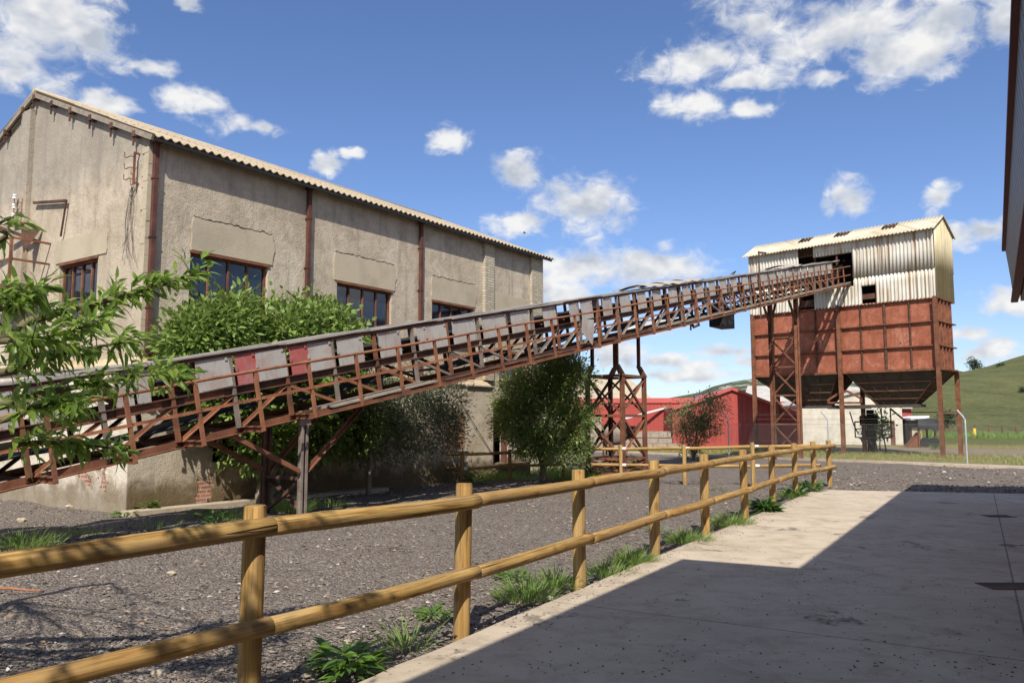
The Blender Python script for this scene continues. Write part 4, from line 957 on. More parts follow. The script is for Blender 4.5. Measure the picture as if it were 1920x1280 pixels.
# ------------------------------------------------------------------ sheds and house in the distance
def shed_long():
    a = gnd(1050, 833); b_ = gnd(1302, 836); Y = (a.y+b_.y)/2; a = Vector((atY(1050, 833, Y).x, Y, 0)); b_ = Vector((atY(1302, 836, Y-1).x, Y-1, 0))
    rz = math.atan2(b_.y-a.y, b_.x-a.x); L = (b_-a).length
    t = thing('red_shed', 'long low shed of bright red metal cladding behind the trestle', 'shed', a, rz); h = atY(1200, 750, Y).z
    mb = MB(); n = int(L/.25)
    for i in range(n): x = L*i/n; mb.box(x+.012, x+L/n-.012, -.035, 0, 0, h-.2)
    mb.box(0, L-.05, .002, 9, 0, h-.05); mb.build('wall', M['shed'], t)
    mb = MB(); mb.box(-.1, L-.05, -.12, .02, h-.2, h+.12); mb.box(-.1, L-.05, .021, 9.1, h-.02, h+.11); mb.build('roof_trim', M['trim'], t)
    mb = MB(); x = (atY(1085, 833, Y).x-a.x); mb.box(x, x+1.5, -.06, -.036, .0, 2.0); mb.build('door', M['stone'], t)
    xl = L-1.9; mb = MB(); mb.bar((xl, -.1, h-.55), (xl-2.7, -1.6, h-1.25), .12, .10); mb.build('lamp_arm', M['white'], t); mb = MB(); mb.box(xl-.02, xl+.3, -.2, -.037, h-.66, h-.42); mb.build('floodlight', M['stone'], t)
shed_long()
def shed_gable():
    Y = 46.5; a = atY(1262, 836, Y); a.z = 0; rz = R(-6)
    t = thing('red_shed', 'gabled red metal shed half in shade left of the silo', 'shed', a, rz); F_ = Frame(a, rz)
    xe, ze = F_.on_y(1302, 755, 0); xa, za = F_.on_y(1372, 729, 0); xr, zr_ = F_.on_y(1500, 778, 0)
    L = [(0, 0), (xr, 0), (xr, zr_), (xa, za), (xe, ze), (0.02, ze-.35)]
    mb = MB(); mb.prism([(x, 0, z) for x, z in L], (0, 14, 0))
    k = 0
    while k*.3 < xr:
        x = k*.3; zt = np.interp(x, [0, xe, xa, xr], [ze-.35, ze, za, zr_])-.15; mb.box(x, x+.03, -.03, -.001, 0, zt); k += 1
    mb.build('wall', M['shed'], t)
    mb = MB()
    for (x0, z0), (x1, z1) in (((0, ze-.35), (xe, ze)), ((xe, ze), (xa, za)), ((xa, za), (xr, zr_))): mb.bar((x0, -.08, z0+.02), (x1, -.08, z1+.02), .18, .16, up=(0,0,1)); mb.prism([(x0, .02, z0+.012), (x1, .02, z1+.012), (x1, .02, z1+.10), (x0, .02, z0+.10)], (0, 14, 0))
    mb.build('roof', M['trim'], t)
    b2 = atY(1400, 836, 63); b2.z = 0; t2_ = thing('grey_roofed_shed', 'shed with pale grey roof behind the gabled red shed', 'shed', b2, R(-12)); G = Frame(b2, R(-12))
    x1, z1 = G.on_y(1500, 728, 0); mb = MB(); mb.box(0, x1+8, .3, 10, 0, z1-1.0); mb.build('wall', M['shed'], t2_)
    mb = MB(); mb.prism([(-.3, 0, z1-1.35), (x1+8, 0, z1-1.6), (x1+8, 5, z1+.1), (.6, 5, z1+.35)], (0, 0, .12)); mb.build('roof', M['shedroof'], t2_)
shed_gable()
def tiled_house():
    Y = 66.0; a = atY(1090, 832, Y); a.z = 0; t = thing('beige_roofed_house', 'low house with beige tiled hipped roof behind the long red shed', 'house', a)
    x1 = atY(1228, 748, Y).x-a.x; z0 = atY(1200, 749, Y).z-.1; z1 = atY(1150, 708, Y+4).z; xr = atY(1178, 708, Y+4).x-a.x
    mb = MB(); mb.box(-8, x1-.4, .4, 8, 0, z0); mb.build('wall', M['whitewall'], t)
    mb = MB(); mb.add([(-9, 0, z0), (x1, 0, z0), (x1, 8.4, z0), (-9, 8.4, z0), (-5, 4, z1), (xr, 4, z1)], [(0,1,5,4), (1,2,5), (2,3,4,5), (3,0,4), (3,2,1,0)]); mb.build('roof', M['beige'], t)
tiled_house()
def white_house():
    Y = 54.5; a = atY(1500, 832, Y); a.z = 0; rz = R(-3); t = thing('white_house', 'old whitewashed house with brown door seen beneath the silo', 'house', a, rz); F_ = Frame(a, rz)
    x1, _ = F_.on_y(1692, 790, 0); z1 = F_.on_y(1690, 760, 0)[1]; xd, _ = F_.on_y(1669, 800, 0); xd2, zd = F_.on_y(1677, 788, 0); xe, ze = F_.on_y(1609, 735, 0)
    mb = MB(); mb.prism([(0, 0, 0), (x1, 0, 0), (x1, 0, z1), (xe, 0, z1+.9), (0, 0, z1-.1)], (0, 8, 0)); mb.build('wall', M['whitewall'], t)
    mb = MB(); mb.prism([(-.2, -.2, z1-.1), (xe, -.2, z1+.91), (xe, -.2, z1+1.05), (-.2, -.2, z1+.04)], (0, 8.4, 0)); mb.prism([(xe, -.2, z1+.91), (x1+.2, -.2, z1-.04), (x1+.2, -.2, z1+.08), (xe, -.2, z1+1.05)], (0, 8.4, 0)); mb.build('roof', M['shedroof'], t)
    mb = MB(); mb.box(xd, xd2, -.04, -.002, 0, zd); mb.build('door', M['door'], t)
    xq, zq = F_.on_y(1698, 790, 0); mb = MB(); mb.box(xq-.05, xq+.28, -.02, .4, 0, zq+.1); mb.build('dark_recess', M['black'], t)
    xp, zp = F_.on_y(1731, 783, 0); mb = MB(); mb.prism([(x1+.3, -.6, z1-1.0), (xp, -.9, zp), (xp, -.9, zp+.14), (x1+.3, -.6, z1-.84)], (0, 3, 0)); mb.build('lean_to_roof', M['white'], t)
    mb = MB(); mb.prism([(xq+.3, .0, 0), (xq+1.0, 0, 0), (xq+1.0, 0, zq-.1), (xq+.3, 0, zq+.25)], (0, 2, 0)); mb.build('lean_to_wall', M['plaster'], t)
white_house()
def tank():
    Y = 50.0; a = atY(1734, 823, Y); a.z = 0; t = thing('covered_trailer', 'small trailer under a torn black tarpaulin beside the white house', 'trailer', a)
    sc = Y/1500; mb = MB(); wd = 38*sc; z0 = atY(1734, 803, Y).z; z1 = atY(1734, 784, Y).z; n = 14
    vs = []
    for j in range(3):
        for i in range(n+1): x = -wd/2+wd*i/n; z = z1-.1*abs(2*i/n-1)**3 if j else z0-.25*rnd.random()*(1.5 if i > 8 else .3); vs.append((x, (-.5, -.55, .9)[j], z if j < 2 else z1-.05))
    N = n+1; mb.add(vs, [(j*N+i, j*N+i+1, (j+1)*N+i+1, (j+1)*N+i) for j in range(2) for i in range(n)], True); mb.box(-wd/2+.05, wd/2-.1, -.45, .85, z0+.05, z1-.1); mb.build('tarpaulin', M['tarp'], t)
    mb = MB()
    for x in (-wd/2+.1, wd/2-.15): mb.box(x-.05, x+.05, -.4, -.3, 0, z0+.06); mb.box(x-.05, x+.05, .6, .7, 0, z0+.06)
    mb.bar((-wd/2+.1, -.35, .3), (wd/2-.15, -.35, .3), .08, .08); mb.bar((-wd/2+.1, .65, .3), (wd/2-.15, .65, .3), .08, .08); mb.bar((0, -.35, .3), (0, .65, .3), .07, .07); mb.build('frame', M['rust'], t)
    mb = MB(); mb.prism([(-wd/2-.55, -.3, 0), (-wd/2+.25, -.3, 0), (-wd/2+.25, -.3, .9)], (0, .6, 0)); mb.build('ramp', M['rust'], t)
    mb = MB()
    for x in (-.2, .35): mb.tube([(x, -.5, .3), (x, -.38, .3)], .3, 16)
    mb.build('wheel', M['tarp'], t)
tank()
def loader():
    Y = 41.0; a = atY(1632, 845, Y); a.z = 0; t = thing('loading_machine', 'dark loading column with cage frame and hanging hose under the silo', 'machine', a); sc = Y/1500
    X = lambda px: (px-1632)*sc/1.0; Z = lambda py: atY(1632, py, Y).z
    mb = MB(); mb.box(X(1629), X(1640), -.12, .12, 0, Z(768)); mb.box(X(1619), X(1643), -.3, .3, Z(797), Z(779)); mb.box(X(1622), X(1641), -.22, .22, Z(824), Z(806)); mb.build('column', M['black'], t)
    mb = MB(); th = .05
    for y in (-.5, .5):
        for px in (1613, 1664): mb.bar((X(px), y, Z(820)), (X(px), y, Z(790 if px < 1630 else 765)), th, th)
        for py in (820, 804, 790): mb.bar((X(1613), y, Z(py)), (X(1664), y, Z(py)), th, th)
        mb.bar((X(1653), y, 0), (X(1650), y, Z(820)), th, th); mb.bar((X(1622), y, Z(820)), (X(1634), y, 0), th, th)
    for px in (1613, 1664): mb.bar((X(px), -.5, Z(820)), (X(px), .5, Z(820)), th*.9, th*.9); mb.bar((X(px), -.5, Z(791)), (X(px), .5, Z(791)), th*.9, th*.9)
    mb.bar((X(1664), -.5, Z(766)), (X(1694), -.4, Z(790)), .07, .07); mb.build('cage', M['darkrust'], t)
    mb = MB(); P4 = [(1589, 772), (1595, 795), (1603, 813), (1609, 813), (1612, 800), (1614, 790)]; mb.tube([(X(x), -.5, Z(y)) for x, y in P4], .03, 6); mb.build('hose', M['tarp'], t)
loader()
def mixer():
    a = gnd(1152, 876); a.z = 0; a = a*1.06; a.z = 0; t = thing('old_mixer', 'old grey rounded machine hopper on legs standing inside the trestle', 'machine', a, R(-20)); s = a.y/1500
    mb = MB(); prof = [(-.02, .0), (.0, .18), (.12, .36), (.45, .44), (.62, .46), (.64, .40)]
    n = 20; vs = []; 
    for z, r_ in prof:
        for k in range(n): an = 2*math.pi*k/n; vs.append((r_*math.cos(an), .8*r_*math.sin(an), .72+z))
    mb.add(vs, [(i*n+k, i*n+(k+1) % n, (i+1)*n+(k+1) % n, (i+1)*n+k) for i in range(len(prof)-1) for k in range(n)], True); mb.add([v for v in vs[:n]], [tuple(range(n))]); mb.build('drum', M['stone'], t)
    mb = MB()
    for x in (-.36, .36):
        for y in (-.25, .25): mb.bar((x, y, 0), (x*.9, y*.9, 1.0), .06, .06)
    mb.bar((-.42, 0, 1.4), (.55, 0, 1.45), .06, .1); mb.box(.42, .75, -.2, .2, .95, 1.4); mb.tube([(.5, -.22, 1.2), (.5, .22, 1.2)], .22, 16); mb.build('stand', M['darkrust'], t)
    mb = MB(); mb.box(-.4, .4, -.3, .3, .0, .34); mb.build('base', M['rust'], t)
mixer()
# low block wall and rubble in front of the long red shed
a = gnd(1040, 840); b_ = gnd(1278, 842); Y = 47; a = atY(1040, 838, Y); b_ = atY(1278, 838, Y-.8); a.z = b_.z = 0
lw = thing('block_wall', 'low wall of weathered grey blocks in front of the red shed', 'wall', a, math.atan2(b_.y-a.y, b_.x-a.x)); L = (b_-a).length
mb = MB(); n = int(L/.8)
for i in range(n):
    for j in range(2):
        if j == 1 and rnd.random() < .25: continue
        x = i*L/n+(.3 if j else 0); mb.box(x+.01, x+L/n-.015, rnd.uniform(-.02, .02), .3, j*.33, j*.33+.32-rnd.uniform(0, .02))
mb.box(L-2.6, L-.6, -.05, .4, .661, 1.0); mb.build('block', M['stone'], lw)
# field fence with a yellow post far behind
ff = thing('field_fence', 'line of thin rusty posts and wire at the foot of the green hill', 'fence', gnd(1700, 818))
fa, fb = gnd(1690, 817)-ff.location, gnd(1990, 821)-ff.location
for i in range(13): mb = MB(); p = fa.lerp(fb, i/12); mb.bar(p, p+Vector((rnd.uniform(-.05, .05), 0, 1.15+rnd.uniform(-.1, .2))), .09, .09); mb.build('post', M['rust'], ff)
mb = MB(); [mb.tube([fa+Vector((0,0,z)), fb+Vector((0,0,z))], .012, 4) for z in (.35, .7, 1.05)]; mb.build('wire', M['rust'], ff)
p = gnd(1828, 821); mb = MB(); mb.tube([(0,0,0), (0,0,.9), (0,0,.93)], [.13, .13, .05], 10); o = mb.build('marker_post', M['yellow']); o.location = p; tag(o, 'short yellow marker post in the tall grass before the hill', 'post')

# ------------------------------------------------------------------ building on the right whose roof shades the path
ed = Vector((math.sin(R(31.0)), math.cos(R(31.0)), 0))
ctop = atY(1885, 470, 15.6); cbot = atY(1895, 562, 15.55)
rb = thing('warehouse', 'warehouse with tall grey green fascia and red edge trim at the right', 'building', (ctop.x, ctop.y, 0), math.atan2(ed.y, ed.x))
# local x along the eave (away), local -y to the right
HT, HB = ctop.z, cbot.z; LB = 27.0; DW = 9.0
mb = MB(); n = 88
for i in range(n): x = -LB+LB*i/n; mb.prism([(x, .0, HT), (x+LB/n-.03, .0, HT), (x+LB/n-.03, -.10, HB), (x, -.10, HB)], (0, -.05, 0))
mb.prism([(-LB, -.055, HT-.03), (0, -.055, HT-.03), (0, -.155, HB+.02), (-LB, -.155, HB+.02)], (0, -.03, 0))
mb.build('fascia', M['fascia'], rb)
mb = MB(); mb.bar((-LB, .0, HT+.03), (.03, .0, HT+.03), .12, .07); mb.bar((-LB, -.10, HB-.025), (.03, -.10, HB-.025), .12, .05); mb.bar((.02, -.05, HT), (.02, -.12, HB), .06, .06, up=(1,0,0)); mb.build('trim', M['edge'], rb)
mb = MB(); mb.box(-LB, .0, -1.6, -.2, HB-.03, HB+.0)
for i in range(12): mb.box(-LB, -.01, -1.6+i*.115, -1.6+i*.115+.02, HB-.045, HB-.031)
mb.build('soffit', M['soffit'], rb)
mb = MB(); mb.prism([(0, -1.3, 0), (0, -DW, 0), (0, -DW, HB-.04), (0, -1.3, HB-.04)], (-10.5, 0, 0)); mb.prism([(-10.501, -7.2, 0), (-10.501, -DW, 0), (-10.501, -DW, HB-.04), (-10.501, -7.2, HB-.04)], (-LB+10.5, 0, 0)); mb.build('wall', M['shed'], rb)
mb = MB(); mb.box(-LB, -10.51, -7.19, -1.605, HB-.03, HB+.0); mb.build('ceiling', M['soffit'], rb)
mb = MB(); mb.prism([(.02, -.15, HT), (.02, -4.5, HT+1.35), (.02, -9.2, HT), (.02, -9.2, HT-.2), (.02, -4.5, HT+1.1), (.02, -.15, HT-.2)], (-LB, 0, 0)); mb.prism([(-.05, -.2, HB+.0), (-.05, -9, HB), (-.05, -9, HT-.1), (-.05, -4.5, HT+1.2), (-.05, -.2, HT-.1)], (-.1, 0, 0)); mb.build('roof', M['trim'], rb)
# canopy over the camera, part of the same building: its edges cast the stepped shadow on the path
sdir = Vector((math.sin(SUN_AZ), math.cos(SUN_AZ), 0))
cz = HT-.12; k_ = cz/math.tan(SUN_EL)
cpt = [rb.matrix_world for _ in ()]
def to_rb(p): q_ = Matrix.Rotation(-math.atan2(ed.y, ed.x), 4, 'Z') @ (Vector(p)-Vector((ctop.x, ctop.y, 0))); return q_
c1 = gnd(1281, 1055)-sdir*k_; c2 = gnd(1530, 1075)-sdir*k_; c0 = c1-(gnd(1281, 1055)-gnd(786, 1280)).normalized()*13
pl = [to_rb((p.x, p.y, cz)) for p in (c0, c1, c2)]; pl.append(Vector((pl[2].x, -.3, cz))); pl.append(Vector((pl[0].x, -.3, cz)))
mb = MB(); mb.prism(pl, (0, 0, .12)); mb.build('canopy', M['soffit'], rb)
mb = MB()
for x in (pl[0].x+.4, pl[0].x+4.2): mb.bar((x, pl[0].y-.25, 0), (x, pl[0].y-.25, cz), .12, .12)
mb.build('canopy_post', M['galv'], rb)

# ------------------------------------------------------------------ vegetation
LF = np.array([(0,0,0),(.5,.30,.04),(.5,.30,-.04),(.5,.34,0),(.5,.72,0),(0,1,0)])
def leaf_mesh(name, P, D, L, Wd, mat, parent=None, droop=.35, fold=.25, nrm=None):
    """many leaves: base points P, directions D, lengths L, widths Wd; each is an 8-vertex curved blade"""
    n = len(P); D = D/np.linalg.norm(D, axis=1, keepdims=True)
    if nrm is None: nrm = np.array([0,0,1.0])+rng.normal(0, .55, (n, 3))
    S = np.cross(D, nrm); S /= np.linalg.norm(S, axis=1, keepdims=True)+1e-9
    U = np.cross(S, D)
    curl = rng.normal(0, .12, n)
    ts = np.array([0, .3, .68, 1.0]); ws = [0, 1.0, .80, 0]
    C = [P+D*(L*t)[:, None]-U*(L*droop*t*t)[:, None]+S*(L*curl*t*t)[:, None] for t in ts]
    hw = (Wd/2)[:, None]; V = np.zeros((n, 8, 3))
    V[:, 0] = C[0]; V[:, 7] = C[3]
    for j, i in ((1, 1), (2, 4)):
        V[:, i] = C[j]-S*hw*ws[j]+U*hw*fold*ws[j]; V[:, i+1] = C[j]; V[:, i+2] = C[j]+S*hw*ws[j]+U*hw*fold*ws[j]
    base = (np.arange(n)*8)[:, None]
    q_ = np.array([[0,1,2,2],[0,2,3,3],[1,4,5,2],[2,5,6,3],[4,7,5,5],[5,7,6,6]])
    tri = np.array([[0,1,2],[0,2,3],[1,4,5],[1,5,2],[2,5,6],[2,6,3],[4,7,5],[5,7,6]])
    F = (base[:, None, :]+tri[None]).reshape(-1, 3)
    me = np_mesh(name, V.reshape(-1, 3), F, mat, True); return link(name, me, parent)
def limb(mb, p0, p1, r0, r1, sag=.0, n=7, jit=.03):
    p0 = Vector(p0); p1 = Vector(p1); pts = []; rad = []
    for i in range(n+1):
        t = i/n; p = p0.lerp(p1, t); p.z += sag*4*t*(1-t); 
        if 0 < i < n: p += Vector((rnd.uniform(-1,1), rnd.uniform(-1,1), rnd.uniform(-1,1)))*jit
        pts.append(p); rad.append(r0+(r1-r0)*t)
    mb.tube(pts, rad, 7); return pts
def crown_points(ells, n_cl, per, cl_r, keep=None, shell=.55):
    tot = sum(e[3]*e[4]*e[5] for e in ells); P = []; D = []
    for ex_, ey_, ez_, a, b_, c_ in ells:
        k = max(2, int(n_cl*a*b_*c_/tot))
        d = rng.normal(size=(k, 3)); d /= np.linalg.norm(d, axis=1, keepdims=True)
        r = shell+(1-shell)*rng.random(k)**.6; lob = rng.random(k) < .3; r[lob] *= rng.uniform(1.02, 1.32, lob.sum())
        ctr = np.array([ex_, ey_, ez_])+d*np.array([a, b_, c_])*r[:, None]
        for q_, dd in zip(ctr, d):
            m = int(per*rng.uniform(.6, 1.4)); off_ = rng.normal(0, cl_r*rng.uniform(.7, 1.2), (m, 3)); P.append(q_+off_); D.append(dd*.9+off_/cl_r*.55+rng.normal(0, .45, (m, 3)))
    P = np.concatenate(P); D = np.concatenate(D)
    if keep is not None: k = keep(P); P, D = P[k], D[k]
    return P, D
def tree(name, label, cat, base, ells, n_cl, per, cl_r, L, Wd, mat, bark, trunks, keep=None, droop=.3, up=.25, group=None, shell=.55):
    t = thing(name, label, cat, base, 0, group); o = np.array(base)
    P, D = crown_points(ells, n_cl, per, cl_r, keep, shell); D[:, 2] += up
    leaf_mesh('crown', P-o, D, L*rng.uniform(.7, 1.3, len(P)), Wd*rng.uniform(.7, 1.2, len(P)), mat, t, droop)
    mb = MB()
    for pts in trunks:
        for (p, r0), (q_, r1) in zip(pts, pts[1:]): limb(mb, Vector(p)-Vector(base), Vector(q_)-Vector(base), r0, r1, n=5)
    mb.build('trunk', bark, t); return t
def hall_keep(P):      # leaves stay outside the walls of the hall
    q_ = P-np.array(BO); y = q_ @ np.array(BF.v); x = q_ @ np.array(BF.u)
    return (y < np.where(P[:, 2] < 2.6, -.03, .26)) | (x > 13.6)
# fig tree between conveyor and hall
def hp(px, py, y): x, z = BF.on_y(px, py, y); return tuple(BF.w(x, y, z))
fb_ = BF.w(BF.on_y(487, 945, -.45)[0], -.45, 0)
E_ = []
for px, py, rx, ry_ in ((365,640,50,60),(430,620,65,55),(520,630,75,62),(600,625,70,55),(650,650,40,50),(420,720,85,90),(520,730,90,90),(600,720,70,90),(350,680,45,60),(470,820,70,50),(590,800,50,60),(650,790,60,60)):
    c_ = hp(px, py, -.35); s = Vector(c_).y/1500; E_.append((*c_, rx*s*1.0, .55, ry_*s))
fork = hp(495, 850, -.45)
tree('fig_tree', 'broad bright green fig tree between the conveyor and the hall wall', 'tree', tuple(fb_), E_, 900, 34, .15, .135, .075, M['fig'], M['paleba'],
     [[(tuple(fb_), .09), (fork, .07), (hp(440, 720, -.4), .04), (hp(400, 640, -.35), .015)], [(fork, .06), (hp(520, 720, -.4), .04), (hp(530, 620, -.35), .015)], [(tuple(fb_+Vector((.12, .05, 0))), .07), (hp(560, 800, -.4), .05), (hp(620, 680, -.4), .015)], [(fork, .05), (hp(470, 760, -.5), .03), (hp(350, 680, -.4), .012)]], hall_keep, .3, .25)
# olive under the conveyor
ob = BF.w(BF.on_y(690, 926, -.75)[0], -.75, 0); E_ = []
for px, py, rx, ry_ in ((690,770,70,65),(760,760,75,60),(820,745,50,45),(800,800,60,50),(720,820,75,45),(845,800,30,40),(660,740,50,40)):
    c_ = hp(px, py, -.75); s = Vector(c_).y/1500; E_.append((*c_, rx*s, .5, ry_*s))
fk = hp(694, 850, -.75)
tree('olive_tree', 'grey green olive tree with thin trunk under the conveyor', 'tree', tuple(ob), E_, 420, 46, .13, .085, .026, M['olive'], M['paleba'],
     [[(tuple(ob), .06), (fk, .045), (hp(720, 770, -.75), .02), (hp(760, 720, -.75), .01)], [(fk, .035), (hp(670, 770, -.7), .015)], [(fk, .03), (hp(780, 800, -.8), .012)]], hall_keep, .15, .1)
# dense tree at the far end of the hall
Yt = 21.2; tb_ = atY(1018, 880, Yt); tb_.z = 0; E_ = []; s = Yt/1500
for px, py, rx, ry_, dy_ in ((1030,715,65,50,0),(975,750,48,55,-.2),(1080,730,36,55,.2),(1010,790,75,50,-.1),(1075,800,42,45,.1),(960,790,35,40,-.2),(1040,700,45,40,.2),(1050,835,52,32,0),(1000,830,40,30,0),(1065,685,25,25,0)):
    c_ = atY(px, py, Yt+dy_); E_.append((*c_, rx*s, .6, ry_*s))
tree('willow_tree', 'dense dark green small leaved tree between the doorway and the trestle', 'tree', tuple(tb_), E_, 620, 64, .115, .095, .032, M['willow'], M['bark'],
     [[(tuple(tb_), .09), (tuple(atY(1020, 820, Yt)), .07), (tuple(atY(1040, 720, Yt)), .03)], [(tuple(tb_+Vector((.1,0,0))), .06), (tuple(atY(990, 790, Yt)), .03)], [(tuple(atY(1020, 820, Yt)), .05), (tuple(atY(1075, 760, Yt)), .02)]], None, .2, .15, shell=.35)
# reddish shrub before the red shed
Ys = 33.5; sb_ = atY(1300, 858, Ys); sb_.z = 0; s = Ys/1500; E_ = []
for px, py, rx, ry_ in ((1300,805,38,32),(1315,775,32,30),(1275,790,24,28),(1340,770,18,24),(1295,840,20,18),(1345,750,10,14),(1322,800,30,20)):
    c_ = atY(px, py, Ys); E_.append((*c_, rx*s, .7, ry_*s))
tree('reddish_shrub', 'sparse olive brown shrub in front of the gabled red shed', 'shrub', tuple(sb_), E_, 260, 24, .16, .10, .045, M['shrub'], M['bark'],
     [[(tuple(sb_), .05), (tuple(atY(1310, 790, Ys)), .03), (tuple(atY(1340, 745, Ys)), .008)], [(tuple(sb_), .04), (tuple(atY(1275, 780, Ys)), .01)], [(tuple(sb_), .04), (tuple(atY(1330, 780, Ys)), .01)]], None, .2, .4, shell=.2)
# vine-like shrub behind the loading machine
Yv = 44; vb = atY(1650, 842, Yv); vb.z = 0; s = Yv/1500; E_ = [(*atY(x, y, Yv), rx*s, .5, ry_*s) for x, y, rx, ry_ in ((1650,790,14,16),(1655,812,16,14),(1640,805,12,18),(1628,800,8,22))]
tree('leafy_shrub', 'small leafy shrub growing beside the loading column under the silo', 'shrub', tuple(vb), E_, 60, 16, .16, .16, .10, M['weed'], M['bark'], [[(tuple(vb), .04), (tuple(atY(1650, 790, Yv)), .015)]], None, .3, .2)
# trees on the hills
for px, py, rr_, Y, lab in ((1826, 684, 11, 176, 'round dark tree alone on the crest of the green hill'), (1877, 690, 9, 160, 'small dark bush on the upper slope of the green hill'), (1921, 734, 10, 120, 'dark bush on the hillside at the right edge of the photo'), (1776, 785, 14, 86, 'low green bush at the foot of the hill behind the silo leg')):
    c_ = atY(px, py, Y); s = Y/1500; b_ = (c_.x, c_.y, c_.z-rr_*s*1.05)
    tree('hill_tree', lab, 'tree', b_, [(c_.x, c_.y, c_.z, rr_*s, rr_*s, rr_*s*.85)], 60, 14, rr_*s*.25, rr_*s*.22, rr_*s*.18, M['far'], M['bark'], [[(b_, .12), (tuple(c_), .05)]], None, .2, .2, shell=.3)
# foreground peach tree: trunk out of the frame at left, branches reaching in
pb = Vector((-4.6, 3.9, 0)); peach = thing('peach_tree', 'foreground tree with long pointed green leaves reaching in from the left', 'tree', pb)
wood = MB(); twigs = []
def branch(pts, r0, r1):
    pts = [Vector(p) for p in pts]; out = []
    for i in range(len(pts)-1):
        p0 = pts[max(i-1, 0)]; p1 = pts[i]; p2 = pts[i+1]; p3 = pts[min(i+2, len(pts)-1)]
        for k in range(6):
            t = k/6; out.append(.5*((2*p1)+(-p0+p2)*t+(2*p0-5*p1+4*p2-p3)*t*t+(-p0+3*p1-3*p2+p3)*t**3))
    out.append(pts[-1]); n = len(out); rad = [r0+(r1-r0)*i/(n-1) for i in range(n)]
    wood.tube([p-pb for p in out], rad, 7); twigs.append(out); return out
A = lambda px, py, Y: atY(px, py, Y)
tk = [pb, pb+Vector((.05, .02, 1.0)), pb+Vector((.1, .05, 1.9)), pb+Vector((.0, .0, 3.4)), pb+Vector((.3, -.3, 4.6))]
wood.tube([p-pb for p in tk], [.11, .10, .085, .06, .03], 10)
main = [
 ([tk[2], A(-60, 640, 4.2), A(60, 600, 4.3), A(150, 575, 4.4), A(235, 555, 4.5), A(310, 530, 4.6), A(385, 508, 4.7)], .035, .004),
 ([tk[2], A(-50, 700, 4.0), A(60, 668, 4.1), A(150, 655, 4.2), A(245, 640, 4.3)], .03, .004),
 ([tk[1]+Vector((0,0,.5)), A(-80, 770, 4.0), A(40, 745, 4.1), A(160, 722, 4.2), A(250, 705, 4.3), A(335, 700, 4.35)], .03, .004),
 ([tk[1], A(-60, 850, 3.8), A(60, 830, 3.9), A(150, 832, 4.0), A(240, 845, 4.1)], .025, .004),
 ([tk[1], A(-40, 800, 3.7), A(40, 770, 3.7), A(110, 755, 3.8), A(150, 770, 3.8)], .02, .004),
 ([tk[2], A(-60, 590, 3.8), A(20, 560, 3.8), A(80, 545, 3.9)], .02, .004),
 ([tk[2], A(-50, 470, 3.9), A(-10, 425, 3.9), A(28, 405, 3.9)], .02, .003),
 ([tk[2], A(-30, 640, 3.6), A(50, 640, 3.6), A(120, 625, 3.7), A(190, 600, 3.8)], .02, .004),
]
for pts, r0, r1 in main: branch(pts, r0, r1)
vis = len(twigs)
# sun-side crown, above and beside the camera's view (it dapples the fence rails and the gravel)
for k in range(14):
    h0 = rnd.choice([tk[2], tk[3], tk[3], tk[4]]); tgt = Vector((rnd.uniform(-4.2, -1.1), rnd.uniform(-.4, 2.0), 0)); tgt.z = min(4.6, (5.6-tgt.y)/.966)-rnd.uniform(0, 1.0)
    branch([h0, h0.lerp(tgt, .5)+Vector((0, 0, .3)), tgt, tgt+Vector((rnd.uniform(-.1, .4), rnd.uniform(-.4, .4), rnd.uniform(-.1, .3)))], .014, .004)
LP = []; LD = []
def leaves_on(tw, start, dens, spread):
    n = len(tw); L = sum((tw[i+1]-tw[i]).length for i in range(n-1)); m = int(L*dens)
    for _ in range(m):
        t = start+(1-start)*rnd.random()**.8; i = min(n-2, int(t*(n-1))); f = t*(n-1)-i; p = tw[i].lerp(tw[i+1], min(1, f)); d = (tw[i+1]-tw[i]).normalized()
        if rnd.random() < .6:      # on a short side shoot
            sd_ = Vector((rnd.gauss(0,1), rnd.gauss(0,1), rnd.gauss(.25,.7))).normalized(); ln = spread*rnd.uniform(.2, 1); q_ = p+sd_*ln
            for _k in range(2): LP.append(tuple(p.lerp(q_, rnd.uniform(.5, 1)))); LD.append(tuple(sd_*.8+d*.5+Vector((rnd.gauss(0,.4), rnd.gauss(0,.4), rnd.gauss(-.25,.35)))))
            if rnd.random() < .5: wood.tube([p-pb, q_-pb], [.003, .0015], 4, False)
        else: LP.append(tuple(p)); LD.append(tuple(d*.6+Vector((rnd.gauss(0,.6), rnd.gauss(0,.6), rnd.gauss(-.15,.45)))))
DENS = [78, 60, 60, 40, 40, 48, 10, 52]
for i, tw in enumerate(twigs): leaves_on(tw, .30 if i < vis else .35, DENS[i] if i < vis else 40, .12 if i < vis else .22)
LP = np.array(LP); LD = np.array(LD)
leaf_mesh('crown', LP-np.array(pb), LD, rng.uniform(.045, .112, len(LP)), rng.uniform(.017, .031, len(LP)), M['peach'], peach, rng.uniform(0, .85, len(LP)), .35)
wood.build('trunk', M['twig'], peach)

